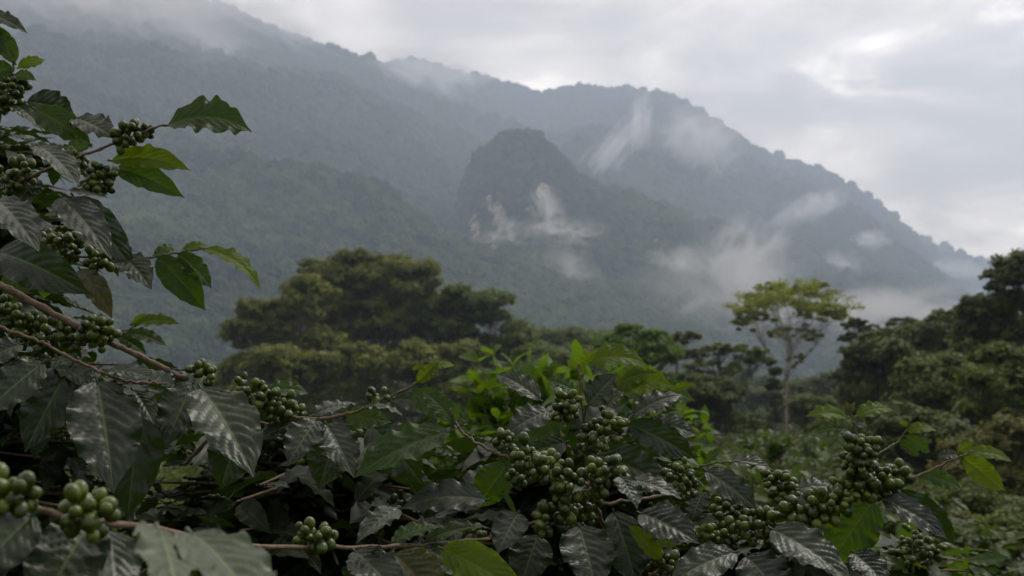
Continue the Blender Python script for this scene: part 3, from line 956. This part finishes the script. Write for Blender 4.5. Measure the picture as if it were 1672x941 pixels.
def berries(mb, c, axis, R, Lax, r, n, low=False):
    """n berries of radius r packed round the point c of a twig running along axis"""
    axis = nrm(axis)
    a = nrm(np.cross(axis, [.2, .3, .9])); b = np.cross(axis, a)
    V0, Q0, U0 = (BVl, BQl, BUVl) if low else (BV, BQ, BUV)
    pts = []
    for _ in range(n * 30):
        if len(pts) >= n: break
        th = RNG.random() * 2 * PI
        rad = r * 1.05 + (R - r * 1.05) * RNG.random() ** 1.2 if R > r * 1.05 else r
        p = c + axis * Lax * RNG.uniform(-1, 1) + (a * math.cos(th) + b * math.sin(th)) * rad
        rr_ = r * RNG.uniform(.66, 1.10)
        if all(np.linalg.norm(p - q[0]) > .80 * (rr_ + q[1]) for q in pts):
            pts.append((p, rr_))
    for p, r0 in pts:
        k = ((p - c).dot(axis)) * axis
        z = nrm(p - c - k * .6 + RNG.normal(0, .25, 3) * r)
        x = nrm(np.cross(z, RNG.normal(0, 1, 3))); y = np.cross(z, x)
        el = RNG.uniform(1.08, 1.34)
        V = p + r0 * (V0[:, :1] * x + V0[:, 1:2] * y + V0[:, 2:] * z * el)
        mb.add(V, Q0, uv=U0, rnd=RNG.random())


def branch(parent, pts, w0, w1, mat='twig', name='branch'):
    """pts: (px, py, d); w0, w1: pixel widths at the ends"""
    P = spline([at(*p) for p in pts], 8 * len(pts))
    d0, d1 = pts[0][2], pts[-1][2]
    n_ = len(P)
    R = np.linspace(w0 * d0, w1 * d1, n_) / FPX / 2
    R = R * (1 + .28 * (np.arange(n_) % 8 == 4))
    P = P + RNG.normal(0, .0006, P.shape)
    mb = MB()
    tube(mb, P, R, 9, .12)
    return mb.build(name, M[mat], parent)


def cluster(parent, px, py, d, Rpx, ax, rpx=8.5, n=16, lax=None):
    """ax: direction of the twig in the picture, degrees (0 = to the right, 90 = up)"""
    c = at(px, py, d)
    axis = math.cos(math.radians(ax)) * RGT + math.sin(math.radians(ax)) * UPV
    s = d / FPX
    mb = MB()
    berries(mb, c, axis, Rpx * .8 * s, (lax if lax else Rpx * .85) * s, rpx * .86 * s, int(n * 1.45))
    # short stalks
    return mb.build('berry_cluster', M['berry'], parent)


def in_poly(p, poly):
    x, y = p; r = False
    for (x1, y1), (x2, y2) in zip(poly, poly[1:] + poly[:1]):
        if (y1 > y) != (y2 > y) and x < (x2 - x1) * (y - y1) / (y2 - y1) + x1: r = not r
    return r


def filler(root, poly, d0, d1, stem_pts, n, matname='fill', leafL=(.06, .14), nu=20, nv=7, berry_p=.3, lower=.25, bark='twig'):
    """inner side shoots of a plant: from its stem out to points of a region, each with pairs of leaves and berries"""
    ml, mt, mbr = MB(), MB(), MB()
    xs = [p[0] for p in poly]; ys = [p[1] for p in poly]
    S = spline([at(*p) for p in stem_pts], 40)
    tube(mt, S, np.linspace(.014, .004, 40), 8, .1)
    Bs, Xs, Ns, Ls = [], [], [], []
    k = 0
    while k < n:
        p = (random.uniform(min(xs), max(xs)), random.uniform(min(ys), max(ys)))
        if not in_poly(p, poly): continue
        k += 1
        e = at(*p, random.uniform(d0, d1))
        z_want = e[2] - .12 * np.linalg.norm(e - S.mean(0)) * random.uniform(.2, 1.5)
        s = S[np.argmin(np.abs(S[:, 2] - z_want))]
        m = (s + e) / 2 + np.array([0, 0, .06 * np.linalg.norm(e - s)])
        P = spline([s, m, e], 14)
        tube(mt, P, np.linspace(.0042, .0016, 14), 5, .1)
        Ltot = np.linalg.norm(e - s)
        nn = max(3, int(Ltot * .8 / .055))
        for q in np.linspace(.22, 1, nn):
            i = min(13, int(q * 13)); c = P[i]
            t = nrm(P[min(13, i + 1)] - P[max(0, i - 1)])
            sd = nrm(np.cross(t, [0, 0, 1]) + RNG.normal(0, .25, 3))
            for sg in (-1, 1):
                if RNG.random() < .12: continue
                x = nrm(sd * sg * .9 + t * RNG.uniform(.25, .7) + np.array([0, 0, RNG.uniform(-.75, .2)]))
                Bs.append(c); Xs.append(x)
                Ns.append(nrm(np.array([0, 0, 1.0]) + RNG.normal(0, .35, 3)))
                Ls.append(RNG.uniform(*leafL) * (.55 + .45 * math.sin(PI * min(1, q * .8 + .1))))
            if RNG.random() < berry_p and q < .95:
                berries(mbr, c, t, .017, .015, .0058, int(RNG.integers(6, 15)), True)
    n_ = len(Bs)
    Bs, Xs, Ns, Ls = map(np.array, (Bs, Xs, Ns, Ls))
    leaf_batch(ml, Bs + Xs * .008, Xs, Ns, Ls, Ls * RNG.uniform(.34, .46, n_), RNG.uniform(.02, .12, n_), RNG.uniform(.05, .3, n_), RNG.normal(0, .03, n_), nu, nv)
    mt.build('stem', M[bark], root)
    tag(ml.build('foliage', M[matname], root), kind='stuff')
    if mbr.n:
        tag(mbr.build('inner_berries', M['berry'], root), kind='stuff')


def plant(px, d, label):
    b = at(px, 640, d); b[2] = ground_z(b[0], b[1])
    return empty('coffee_plant', b, label, 'coffee plant', 'coffee plants close to us')


# ---- tall plant at the left edge
A = plant(-120, 1.75, 'tall coffee plant with thick bare brown branch, reaching highest of all coffee plants')
filler(A, [(-80, 120), (20, 150), (90, 215), (140, 270), (165, 330), (150, 400), (110, 430), (120, 500), (210, 560), (290, 640), (250, 941), (-80, 941)], 1.62, 2.3,
       [(-140, 1500, 1.9), (-130, 900, 1.9), (-90, 400, 1.85), (-50, 100, 1.8)], 160)
b1 = branch(A, [(-60, 330, 1.45), (30, 298, 1.42), (85, 274, 1.4), (165, 243, 1.4), (215, 223, 1.4), (268, 204, 1.4)], 6, 3.2)
for a in [(266, 205, 412, 216, 36, 1.4, .03, 62, .15, 'green'), (176, 262, 312, 279, 34, 1.41, .02, 40, .14, 'young'), (184, 272, 302, 324, 40, 1.42, .0, 20, .14, 'green'),
          (40, 166, 122, 190, 44, 1.5, .05, 30, .12, 'mature'), (52, 176, 152, 242, 50, 1.46, .0, 20, .10, 'green'), (118, 192, 188, 228, 34, 1.46, -.04, 50, .05, 'mature'),
          (60, 236, 130, 304, 44, 1.38, -.06, 40, .05, 'mature'), (20, 168, 70, 215, 34, 1.5, -.05, 40, .05, 'mature'), (96, 318, 182, 424, 64, 1.34, -.07, 22, .06, 'mature'),
          (116, 316, 222, 446, 56, 1.36, -.01, 10, .08, 'mature'), (-10, 322, 64, 412, 66, 1.0, -.06, 25, .05, 'mature'), (60, 290, 20, 350, 44, 1.45, -.05, 30, .05, 'mature'),
          (150, 236, 96, 262, 26, 1.42, .02, 40, .1, 'green')]:
    hero_leaf(b1, *a)
for a in [(205, 221, 1.4, 24, 25, 9, 18), (166, 292, 1.39, 25, 70, 9.5, 20), (28, 285, 1.42, 30, 20, 9, 20), (238, 214, 1.41, 12, 25, 8, 6), (120, 262, 1.42, 20, 25, 8.5, 12)]:
    cluster(b1, *a)
b2 = branch(A, [(-60, 230, 1.55), (-5, 180, 1.5), (14, 140, 1.5), (22, 110, 1.5), (18, 80, 1.5)], 6, 3, 'twig_green')
for a in [(-30, 22, 46, 56, 24, 1.5, .0, 40, .12, 'mature'), (26, 106, -14, 36, 34, 1.5, .0, 10, .06, 'green'), (24, 112, -30, 128, 34, 1.5, .0, 30, .1, 'green'),
          (28, 112, 74, 98, 18, 1.52, .03, 40, .08, 'young'), (22, 122, 60, 132, 20, 1.5, -.02, 30, .08, 'green'), (10, 80, -40, 60, 40, 1.5, .0, 30, .1, 'mature')]:
    hero_leaf(b2, *a)
for a in [(22, 148, 1.5, 25, 80, 8, 20), (2, 165, 1.5, 22, 80, 8, 14)]:
    cluster(b2, *a)
b3 = branch(A, [(-60, 452, 1.3), (0, 466, 1.3), (60, 498, 1.3), (150, 545, 1.3), (240, 588, 1.3), (305, 620, 1.3)], 13, 8)
for a in [(22, 520, 1.33, 34, -30, 9, 24), (72, 545, 1.34, 34, -25, 9, 26), (120, 548, 1.33, 26, -30, 9, 18), (160, 540, 1.28, 28, -30, 10, 18), (332, 606, 1.3, 22, -30, 9, 11), (30, 570, 1.36, 34, -25, 9, 18)]:
    cluster(b3, *a)
for a in [(318, 620, 270, 732, 72, 1.27, -.05, 15, .05, 'mature'), (324, 628, 415, 780, 96, 1.22, -.09, 28, .05, 'mature'), (280, 600, 300, 640, 20, 1.3, .0, 30, .05, 'mature')]:
    hero_leaf(b3, *a, rnd=.9)
b4 = branch(A, [(-60, 500, 1.22), (0, 534, 1.22), (60, 556, 1.22), (100, 577, 1.22), (160, 606, 1.22), (205, 622, 1.22), (255, 626, 1.24)], 6, 4)
for a in [(157, 614, 186, 806, 116, 1.2, -.07, 8, .04, 'mature'), (75, 588, -30, 680, 66, 1.2, -.05, 20, .05, 'mature'), (170, 604, 255, 622, 24, 1.22, -.03, 62, .05, 'mature'),
          (215, 634, 252, 694, 36, 1.22, -.04, 30, .05, 'mature'), (236, 640, 208, 850, 92, 1.3, -.03, 10, .05, 'mature'), (120, 590, 40, 740, 80, 1.28, -.04, 12, .05, 'mature'),
          (90, 580, 150, 640, 46, 1.3, -.04, 30, .06, 'mature'), (40, 560, -40, 600, 40, 1.2, -.03, 40, .06, 'mature')]:
    hero_leaf(b4, *a)
b5 = branch(A, [(-60, 405, 1.42), (20, 412, 1.42), (85, 414, 1.42), (150, 420, 1.42), (190, 424, 1.42)], 5, 3, 'twig')
for a in [(105, 402, 1.42, 30, 0, 9, 20), (162, 424, 1.41, 20, 0, 9, 10), (70, 400, 1.43, 24, 0, 9, 14)]:
    cluster(b5, *a)
for a in [(190, 414, 248, 474, 44, 1.36, -.04, 35, .08, 'mature'), (-10, 408, 150, 482, 76, 1.2, -.02, 10, .12, 'mature'), (128, 436, 184, 522, 40, 1.4, -.02, 15, .12, 'yellowing'),
          (60, 420, 10, 500, 50, 1.4, -.02, 20, .1, 'green'), (90, 420, 70, 490, 36, 1.45, .0, 10, .1, 'green')]:
    hero_leaf(b5, *a)
b6 = branch(A, [(150, 440, 1.62), (200, 428, 1.56), (245, 420, 1.5), (290, 413, 1.48), (335, 405, 1.47)], 3.5, 2.6, 'twig_green')
for a in [(254, 416, 336, 508, 52, 1.5, .0, 12, .10, 'green'), (288, 412, 346, 472, 36, 1.5, .02, 25, .1, 'green'), (326, 404, 428, 478, 26, 1.47, .0, 55, .16, 'young'),
          (250, 418, 290, 404, 16, 1.5, .03, 40, .1, 'green'), (296, 410, 340, 402, 14, 1.48, .03, 40, .1, 'young')]:
    hero_leaf(b6, *a)
b7 = branch(A, [(120, 560, 1.75), (170, 550, 1.7), (205, 540, 1.68), (228, 530, 1.66)], 3, 2, 'twig_green')
for a in [(212, 530, 296, 530, 18, 1.66, .0, 50, .1, 'young'), (200, 544, 274, 566, 22, 1.68, .0, 40, .12, 'green'), (190, 548, 240, 580, 22, 1.68, .0, 30, .1, 'green'), (215, 532, 240, 512, 10, 1.66, .0, 30, .1, 'young')]:
    hero_leaf(b7, *a)

# ---- blurred shoot nearest to us
Bp = plant(-60, .75, 'coffee shoot nearest to us, with two big sky-sheened leaves and out of focus berries')
k1 = branch(Bp, [(-160, 800, .70), (-40, 810, .68), (40, 826, .68), (130, 850, .68), (235, 862, .74), (400, 890, .92), (550, 894, 1.05), (690, 890, 1.14), (800, 880, 1.2)], 13, 5.5, 'twig')
mbs = MB(); sp_ = [at(-160, 800, .70), at(-260, 1000, .8)]; bb_ = np.array(Bp.location); sp_.append(bb_)
tube(mbs, spline(sp_, 14), np.linspace(.004, .010, 14), 8, .1); mbs.build('stem', M['twig'], Bp)
for a in [(255, 856, 290, 1040, 104, .62, -.09, 40, .05, 'pale'), (305, 864, 440, 1030, 104, .64, -.09, 40, .05, 'pale'), (150, 850, 60, 1010, 120, .72, -.06, 20, .05, 'mature'), (175, 860, 190, 1000, 90, .74, -.05, 20, .05, 'mature'),
          (60, 835, -60, 960, 90, .66, -.04, 20, .05, 'mature'), (655, 828, 582, 888, 42, 1.08, -.04, 40, .08, 'mature'), (575, 896, 660, 990, 70, 1.06, -.06, 25, .06, 'mature'),
          (715, 893, 862, 975, 74, 1.12, -.03, 10, .10, 'young'), (640, 900, 720, 1000, 90, 1.1, -.02, 15, .1, 'yellowing'), (690, 892, 760, 950, 50, 1.14, -.05, 35, .06, 'mature'),
          (690, 885, 800, 862, 26, 1.14, .03, 60, .08, 'green'), (640, 885, 720, 860, 24, 1.12, .03, 55, .08, 'green')]:
    hero_leaf(k1, *a)
for a in [(14, 806, .66, 42, -15, 17, 14), (140, 838, .68, 44, -15, 17, 12), (516, 878, 1.02, 34, 0, 11, 16), (20, 850, .68, 34, -15, 16, 8)]:
    cluster(k1, *a)

# ---- plant filling the dark gap
C = plant(520, 1.8, 'coffee plant with silvery hanging leaves and berry cluster in front of the huge rain tree')
filler(C, [(200, 740), (270, 655), (330, 640), (480, 700), (600, 700), (720, 680), (770, 941), (160, 941)], 1.55, 2.3, [(520, 1600, 1.9), (520, 1100, 1.9), (540, 800, 1.85), (560, 720, 1.8)], 130)
c1 = branch(C, [(300, 760, 1.6), (360, 700, 1.4), (420, 668, 1.32), (490, 683, 1.3), (545, 681, 1.3), (600, 665, 1.3), (660, 636, 1.3), (690, 621, 1.3), (712, 594, 1.3)], 6, 2.6, 'twig')
for a in [(520, 682, 470, 762, 56, 1.28, -.05, 22, .06, 'mature'), (530, 688, 578, 780, 66, 1.28, -.04, 18, .05, 'mature'), (430, 640, 504, 643, 26, 1.32, .02, 50, .1, 'green'),
          (505, 680, 590, 660, 28, 1.34, .03, 50, .08, 'mature'), (596, 664, 660, 682, 22, 1.28, -.03, 60, .06, 'mature'), (560, 680, 640, 690, 40, 1.32, .0, 20, .08, 'green'),
          (680, 626, 718, 590, 24, 1.3, .0, 20, .04, 'young'), (708, 600, 742, 597, 12, 1.3, .02, 40, .1, 'young'), (690, 598, 672, 604, 8, 1.3, .0, 30, .05, 'young'), (668, 640, 756, 690, 46, 1.28, .0, 15, .1, 'green'),
          (640, 650, 735, 670, 40, 1.34, .0, 20, .1, 'mature'), (480, 690, 420, 720, 30, 1.33, -.02, 30, .06, 'mature'), (420, 640, 380, 655, 20, 1.33, .0, 30, .1, 'green'),
          (560, 690, 520, 800, 80, 1.42, -.02, 10, .08, 'mature'), (600, 690, 690, 790, 80, 1.44, -.02, 10, .08, 'mature'), (400, 690, 360, 800, 80, 1.45, -.02, 10, .08, 'mature')]:
    hero_leaf(c1, *a)
for a in [(412, 640, 1.31, 30, -20, 9, 18), (448, 662, 1.31, 34, -15, 9, 24), (602, 646, 1.3, 12, 20, 8, 3), (622, 645, 1.3, 12, 20, 9, 3), (478, 672, 1.32, 18, -10, 7.5, 7)]:
    cluster(c1, *a)

# ---- centre plant
D = plant(955, 1.7, 'coffee plant with upright leafy tip and the fattest green berry clusters')
filler(D, [(750, 720), (800, 700), (880, 680), (1000, 690), (1090, 690), (1150, 770), (1160, 941), (740, 941)], 1.55, 2.2, [(955, 1600, 1.75), (958, 1000, 1.7), (958, 800, 1.62)], 85)
d1 = branch(D, [(958, 900, 1.42), (958, 765, 1.38), (954, 690, 1.37), (948, 640, 1.37), (944, 596, 1.37)], 6.5, 3.4, 'twig')
for a in [(950, 594, 1058, 598, 34, 1.37, .02, 48, .16, 'young'), (944, 598, 976, 572, 16, 1.36, .0, 10, .05, 'young'), (942, 604, 926, 588, 14, 1.36, .0, 20, .05, 'young'), (958, 664, 1008, 610, 46, 1.35, -.0, 25, .03, 'mature'),
          (886, 656, 808, 611, 30, 1.36, .03, 45, .08, 'mature'), (902, 670, 826, 712, 40, 1.34, -.03, 40, .08, 'mature'), (928, 684, 828, 718, 44, 1.4, .0, 10, .10, 'green'),
          (1030, 680, 1114, 645, 34, 1.36, .02, 42, .08, 'mature'), (1020, 690, 1136, 750, 52, 1.38, .0, 12, .12, 'mature'), (1055, 690, 1140, 712, 34, 1.42, .0, 40, .08, 'mature'),
          (1000, 630, 1100, 632, 44, 1.5, .0, 35, .14, 'young'), (1010, 640, 1136, 655, 48, 1.55, .0, 35, .14, 'green'), (985, 640, 1070, 606, 34, 1.5, .0, 30, .1, 'young'), (1090, 640, 1138, 628, 12, 1.5, .0, 30, .1, 'young'),
          (940, 640, 890, 620, 24, 1.42, .0, 40, .08, 'green'), (990, 664, 1020, 640, 24, 1.45, .0, 40, .08, 'mature'), (970, 740, 1100, 800, 70, 1.5, .0, 15, .1, 'mature'), (930, 720, 800, 770, 66, 1.52, .0, 15, .1, 'mature')]:
    hero_leaf(d1, *a)
for a in [(922, 662, 1.36, 26, 80, 8.5, 20), (985, 702, 1.35, 34, 60, 8.5, 28), (960, 720, 1.38, 18, 80, 8, 8)]:
    cluster(d1, *a)
mb_ = MB(); tube(mb_, spline([at(975, 712, 1.37), at(1012, 700, 1.36), at(1030, 680, 1.36)], 10), np.linspace(.0016, .0012, 10), 6); mb_.build('twig', M['twig_green'], d1)
mb_ = MB(); tube(mb_, spline([at(953, 690, 1.37), at(956, 672, 1.36), at(958, 662, 1.35)], 8), np.linspace(.0016, .0012, 8), 6); mb_.build('twig', M['twig_green'], d1)
d2 = branch(D, [(735, 668, 1.2), (745, 692, 1.2), (762, 712, 1.2), (800, 735, 1.2), (850, 756, 1.2), (920, 784, 1.22), (960, 795, 1.26), (985, 860, 1.4)], 4, 5.5, 'twig')
for a in [(742, 702, 576, 782, 56, 1.2, -.03, 48, .07, 'green'), (740, 690, 752, 655, 16, 1.2, .0, 30, .08, 'green'), (740, 690, 690, 640, 34, 1.22, .02, 30, .1, 'green'), (830, 755, 780, 830, 60, 1.3, .0, 10, .1, 'green')]:
    hero_leaf(d2, *a)
for a in [(868, 748, 1.19, 34, -20, 10, 18), (898, 768, 1.18, 32, -20, 10, 18), (826, 722, 1.21, 18, -25, 9.5, 7), (945, 790, 1.18, 46, 0, 10.5, 32, 40), (992, 768, 1.18, 30, 20, 11, 18), (850, 775, 1.24, 20, -20, 9, 8)]:
    cluster(d2, *a)
d3 = branch(D, [(700, 905, 1.3), (745, 888, 1.26), (795, 879, 1.24), (850, 861, 1.22), (930, 836, 1.2), (1005, 820, 1.2), (1085, 808, 1.24), (1130, 780, 1.3)], 6, 4, 'twig')
for a in [(848, 834, 812, 906, 56, 1.16, -.04, 15, .05, 'mature'), (800, 816, 654, 832, 46, 1.18, .0, 42, .12, 'mature'), (1012, 776, 1040, 832, 52, 1.14, -.03, 32, .05, 'mature'), (1026, 782, 1114, 816, 28, 1.16, -.02, 55, .06, 'mature'),
          (944, 854, 974, 968, 88, 1.14, -.05, 12, .05, 'mature'), (1040, 836, 1142, 888, 58, 1.2, -.04, 38, .05, 'mature'), (1082, 915, 1024, 856, 30, 1.22, .0, 20, .06, 'young'), (1060, 880, 1108, 890, 22, 1.22, .0, 30, .08, 'young'),
          (880, 870, 850, 960, 80, 1.26, -.03, 10, .05, 'mature'), (1000, 830, 1040, 960, 70, 1.3, -.03, 15, .05, 'mature'), (820, 800, 844, 848, 10, 1.18, .0, 20, .1, 'green')]:
    hero_leaf(d3, *a)
for a in [(905, 842, 1.17, 34, 15, 10, 20), (945, 850, 1.2, 26, 15, 10, 12), (1108, 780, 1.26, 28, 30, 8.5, 18), (1118, 802, 1.28, 24, 30, 8.5, 14), (780, 870, 1.25, 18, 10, 8, 6), (1050, 900, 1.3, 34, 20, 9, 18), (1085, 925, 1.3, 26, 20, 9, 12)]:
    cluster(d3, *a)
d4 = branch(D, [(1060, 800, 1.45), (1110, 775, 1.38), (1146, 762, 1.34), (1190, 754, 1.32), (1250, 760, 1.32)], 4, 2.2, 'twig_green')
for a in [(1148, 766, 1238, 836, 44, 1.32, -.03, 28, .08, 'mature'), (1190, 754, 1262, 768, 20, 1.33, .0, 55, .1, 'mature'), (1150, 760, 1180, 730, 14, 1.36, .0, 30, .08, 'green')]:
    hero_leaf(d4, *a)

# ---- right plant
E = plant(1230, 1.65, 'coffee plant reaching out to the side with long berry laden branch and lime green tips')
filler(E, [(1140, 850), (1200, 830), (1300, 850), (1400, 850), (1440, 941), (1120, 941)], 1.5, 1.95, [(1230, 1600, 1.7), (1230, 1100, 1.65), (1240, 900, 1.6)], 26)
e1 = branch(E, [(1060, 940, 1.35), (1100, 920, 1.32), (1165, 892, 1.28), (1205, 880, 1.26), (1290, 853, 1.24), (1350, 830, 1.22), (1425, 804, 1.22), (1500, 776, 1.23), (1555, 752, 1.24), (1590, 736, 1.25)], 7, 2.8, 'twig')
for a in [(1568, 744, 1642, 802, 40, 1.25, .0, 8, .07, 'young'), (1574, 738, 1654, 756, 22, 1.26, .02, 40, .12, 'young'), (1564, 738, 1592, 722, 14, 1.25, .0, 20, .08, 'young'), (1566, 742, 1528, 746, 16, 1.24, .0, 30, .05, 'mature'),
          (1466, 796, 1556, 888, 44, 1.24, .02, 12, .14, 'mature'), (1434, 812, 1548, 882, 40, 1.2, -.02, 40, .09, 'mature'), (1254, 860, 1396, 956, 74, 1.14, -.06, 32, .06, 'mature'), (1215, 905, 1286, 990, 80, 1.14, -.05, 22, .05, 'mature'),
          (1206, 900, 1090, 955, 56, 1.16, -.04, 30, .06, 'mature'), (1430, 812, 1352, 925, 84, 1.3, .0, 8, .06, 'green'), (1300, 800, 1366, 798, 28, 1.3, .0, 50, .08, 'mature'), (1500, 775, 1570, 800, 26, 1.28, .02, 30, .12, 'green'),
          (1390, 900, 1450, 960, 60, 1.25, -.04, 30, .06, 'mature'), (1150, 800, 1130, 850, 40, 1.34, -.02, 25, .06, 'mature')]:
    hero_leaf(e1, *a)
for a in [(1176, 880, 1.24, 32, 20, 9.5, 22), (1240, 856, 1.23, 34, 18, 9.5, 24), (1312, 838, 1.2, 32, 20, 10.5, 22), (1350, 824, 1.19, 36, 20, 10.5, 26), (1398, 800, 1.2, 36, 20, 9.5, 28), (1432, 788, 1.21, 32, 20, 9.5, 22), (1458, 776, 1.22, 22, 20, 9, 12), (1190, 832, 1.36, 30, 40, 8.5, 16)]:
    cluster(e1, *a)
e2 = branch(E, [(1418, 806, 1.22), (1406, 760, 1.21), (1400, 715, 1.21), (1393, 690, 1.21), (1387, 664, 1.21)], 4.5, 2.6, 'twig_green')
for a in [(1387, 683, 1314, 681, 24, 1.21, .0, 48, .14, 'young'), (1396, 681, 1458, 670, 25, 1.21, .02, 45, .12, 'young'), (1390, 702, 1328, 708, 20, 1.22, .02, 50, .1, 'green'), (1388, 672, 1380, 655, 9, 1.21, .0, 10, .1, 'yellowing'), (1388, 672, 1396, 656, 8, 1.21, .0, 10, .1, 'yellowing'), (1394, 692, 1412, 690, 9, 1.2, .0, 40, .1, 'mature')]:
    hero_leaf(e2, *a)
for a in [(1404, 742, 1.2, 34, 85, 9.5, 28), (1408, 772, 1.2, 26, 85, 9, 16)]:
    cluster(e2, *a)
e3 = branch(E, [(1408, 765, 1.23), (1432, 744, 1.24), (1464, 722, 1.25), (1482, 700, 1.25), (1488, 684, 1.25)], 3.6, 2.2, 'twig_green')
for a in [(1478, 704, 1532, 704, 20, 1.25, .0, 40, .14, 'young'), (1474, 712, 1518, 740, 20, 1.26, .02, 25, .1, 'green'), (1484, 694, 1466, 690, 10, 1.25, .0, 20, .1, 'young'), (1465, 722, 1500, 745, 18, 1.27, .02, 25, .1, 'green')]:
    hero_leaf(e3, *a)
e4 = branch(E, [(1300, 840, 1.4), (1285, 815, 1.4), (1272, 790, 1.4), (1262, 770, 1.4)], 3.4, 2.4, 'twig_green')
for a in [(1274, 790, 1.39, 28, 110, 8.5, 22)]:
    cluster(e4, *a)
for a in [(1285, 812, 1320, 800, 22, 1.42, .0, 40, .1, 'mature'), (1268, 780, 1240, 800, 16, 1.4, .0, 40, .1, 'young')]:
    hero_leaf(e4, *a)
Fp = plant(1500, 2.3, 'lower coffee plant with yellowish leaves beneath the lime green tips')
filler(Fp, [(1390, 900), (1440, 880), (1500, 880), (1560, 890), (1600, 941), (1390, 941)], 1.9, 2.4, [(1500, 1500, 2.3), (1500, 1100, 2.2), (1490, 930, 2.15)], 16, 'green')
f1 = branch(Fp, [(1480, 1000, 2.0), (1490, 940, 1.9), (1490, 880, 1.9)], 4, 3, 'twig_green')
for a in [(1490, 885, 1.9, 40, 80, 7.5, 26), (1520, 900, 1.92, 30, 40, 7.5, 16)]:
    cluster(f1, *a)

# ------------------------------------------------------------------ coffee bushes a few metres on
def bush(px, top_py, d, wpx, label, mat, leafL, n_sh, group, low=True):
    s = d / FPX
    b = at(px, 640, d); zt = at(px, top_py, d)[2]
    b[2] = ground_z(b[0], b[1])
    root = empty('coffee_bush', b, label, 'coffee bush', group)
    H = zt - b[2]; Rr = wpx * s / 2
    ml, mt = MB(), MB()
    S = spline([b, b + np.array([.03, 0, H * .5]), b + np.array([0, 0, H * .93])], 12)
    tube(mt, S, np.linspace(.022, .008, 12), 7, .1)
    Bs, Xs, Ns, Ls = [], [], [], []
    for k in range(n_sh):
        th = RNG.random() * 2 * PI
        hz = RNG.uniform(.25, 1.0) ** .7
        rad = Rr * math.sqrt(max(.06, 1 - (max(0, hz - .35) / .68) ** 2)) * RNG.uniform(.75, 1.1)
        s0 = b + np.array([0, 0, H * hz * .82]); e = b + np.array([math.cos(th) * rad, math.sin(th) * rad, H * hz * RNG.uniform(.93, 1.0)])
        P = spline([s0, (s0 + e) / 2 + np.array([0, 0, .08 * rad]), e], 9)
        tube(mt, P, np.linspace(.005, .002, 9), 4)
        nn = max(4, int(np.linalg.norm(e - s0) / (leafL * .42)))
        for q in np.linspace(.2, 1, nn):
            i = min(8, int(q * 8)); t = nrm(P[min(8, i + 1)] - P[max(0, i - 1)])
            sd = nrm(np.cross(t, [0, 0, 1]) + RNG.normal(0, .3, 3))
            for sg in (-1, 1):
                Bs.append(P[i]); Xs.append(nrm(sd * sg + t * RNG.uniform(.2, .8) + np.array([0, 0, RNG.uniform(-.6, .3)])))
                Ns.append(nrm(np.array([0, 0, 1.0]) + RNG.normal(0, .35, 3))); Ls.append(leafL * RNG.uniform(.65, 1.15))
    Bs, Xs, Ns, Ls = map(np.array, (Bs, Xs, Ns, Ls)); n_ = len(Bs)
    leaf_batch(ml, Bs, Xs, Ns, Ls, Ls * RNG.uniform(.36, .48, n_), RNG.uniform(.02, .14, n_), .15, 0.0, 6 if low else 10, 3 if low else 5, quilt=0.0 if low else .8, ruffle=.6)
    mt.build('stem', M['twig'], root)
    tag(ml.build('foliage', M[mat], root), kind='stuff')
    return root


G1 = 'coffee bushes just beyond the near plants'
bush(835, 566, 4.6, 320, 'bright green coffee bush just behind the silvery hanging leaves', 'bright', .115, 190, G1, False)
bush(905, 590, 5.4, 260, 'bright leafy coffee bush seen between two nearer bright green bushes', 'bright', .12, 150, G1, False)
bush(985, 575, 4.0, 340, 'bright green coffee bush directly behind the upright leafy tip', 'bright', .115, 190, G1, False)
bush(1090, 625, 5.2, 260, 'mid green coffee bush between the leafy tip and umbrella tree', 'bright', .12, 130, G1, False)
bush(700, 690, 5.5, 260, 'shaded coffee bush under the berry twig with young tip', 'green', .14, 50, G1, False)
G2 = 'rows of coffee bushes in the field'
k = 0
ROW = ['nearest the wide umbrella tree', 'in front of the pale slender trunk', 'beside the dark wood edge', 'behind the curling grey leaf', 'under the lime green shoot',
       'next to the brownish shrubby tree', 'right below the vine covered trunk', 'behind the long berry laden branch', 'low in front of the dark wood', 'at the end of the row by the frame edge']
for (px, py, d, wp) in [(1170, 700, 13, 190), (1270, 690, 15, 170), (1360, 712, 14, 170), (1200, 735, 9.5, 240), (1320, 740, 9, 240), (1440, 780, 9.5, 230), (1255, 700, 20, 150), (1390, 790, 7, 260), (1500, 790, 14, 200), (1600, 850, 9, 260)]:
    bush(px, py, d, wp, 'dull green coffee bush ' + ROW[k], 'fieldleaf' if 'fieldleaf' in M else 'green', .15, 46, G2)
    k += 1
for (px, py, d, wp, lb) in [(1130, 708, 26, 120, 'small far coffee bush under the layered umbrella tree'), (1225, 700, 30, 110, 'small far coffee bush below the dead vine wrapped trunk'),
                            (1310, 703, 28, 120, 'small far coffee bush just beside the pale slender trunk'), (1385, 722, 24, 120, 'small far coffee bush at the near corner of the wood'),
                            (1345, 698, 40, 90, 'smallest far coffee bush between pale trunk and wood'), (1270, 704, 38, 90, 'small far coffee bush touching the pale trunk base')]:
    bush(px, py, d, wp, lb, 'green', .17, 46, G2)
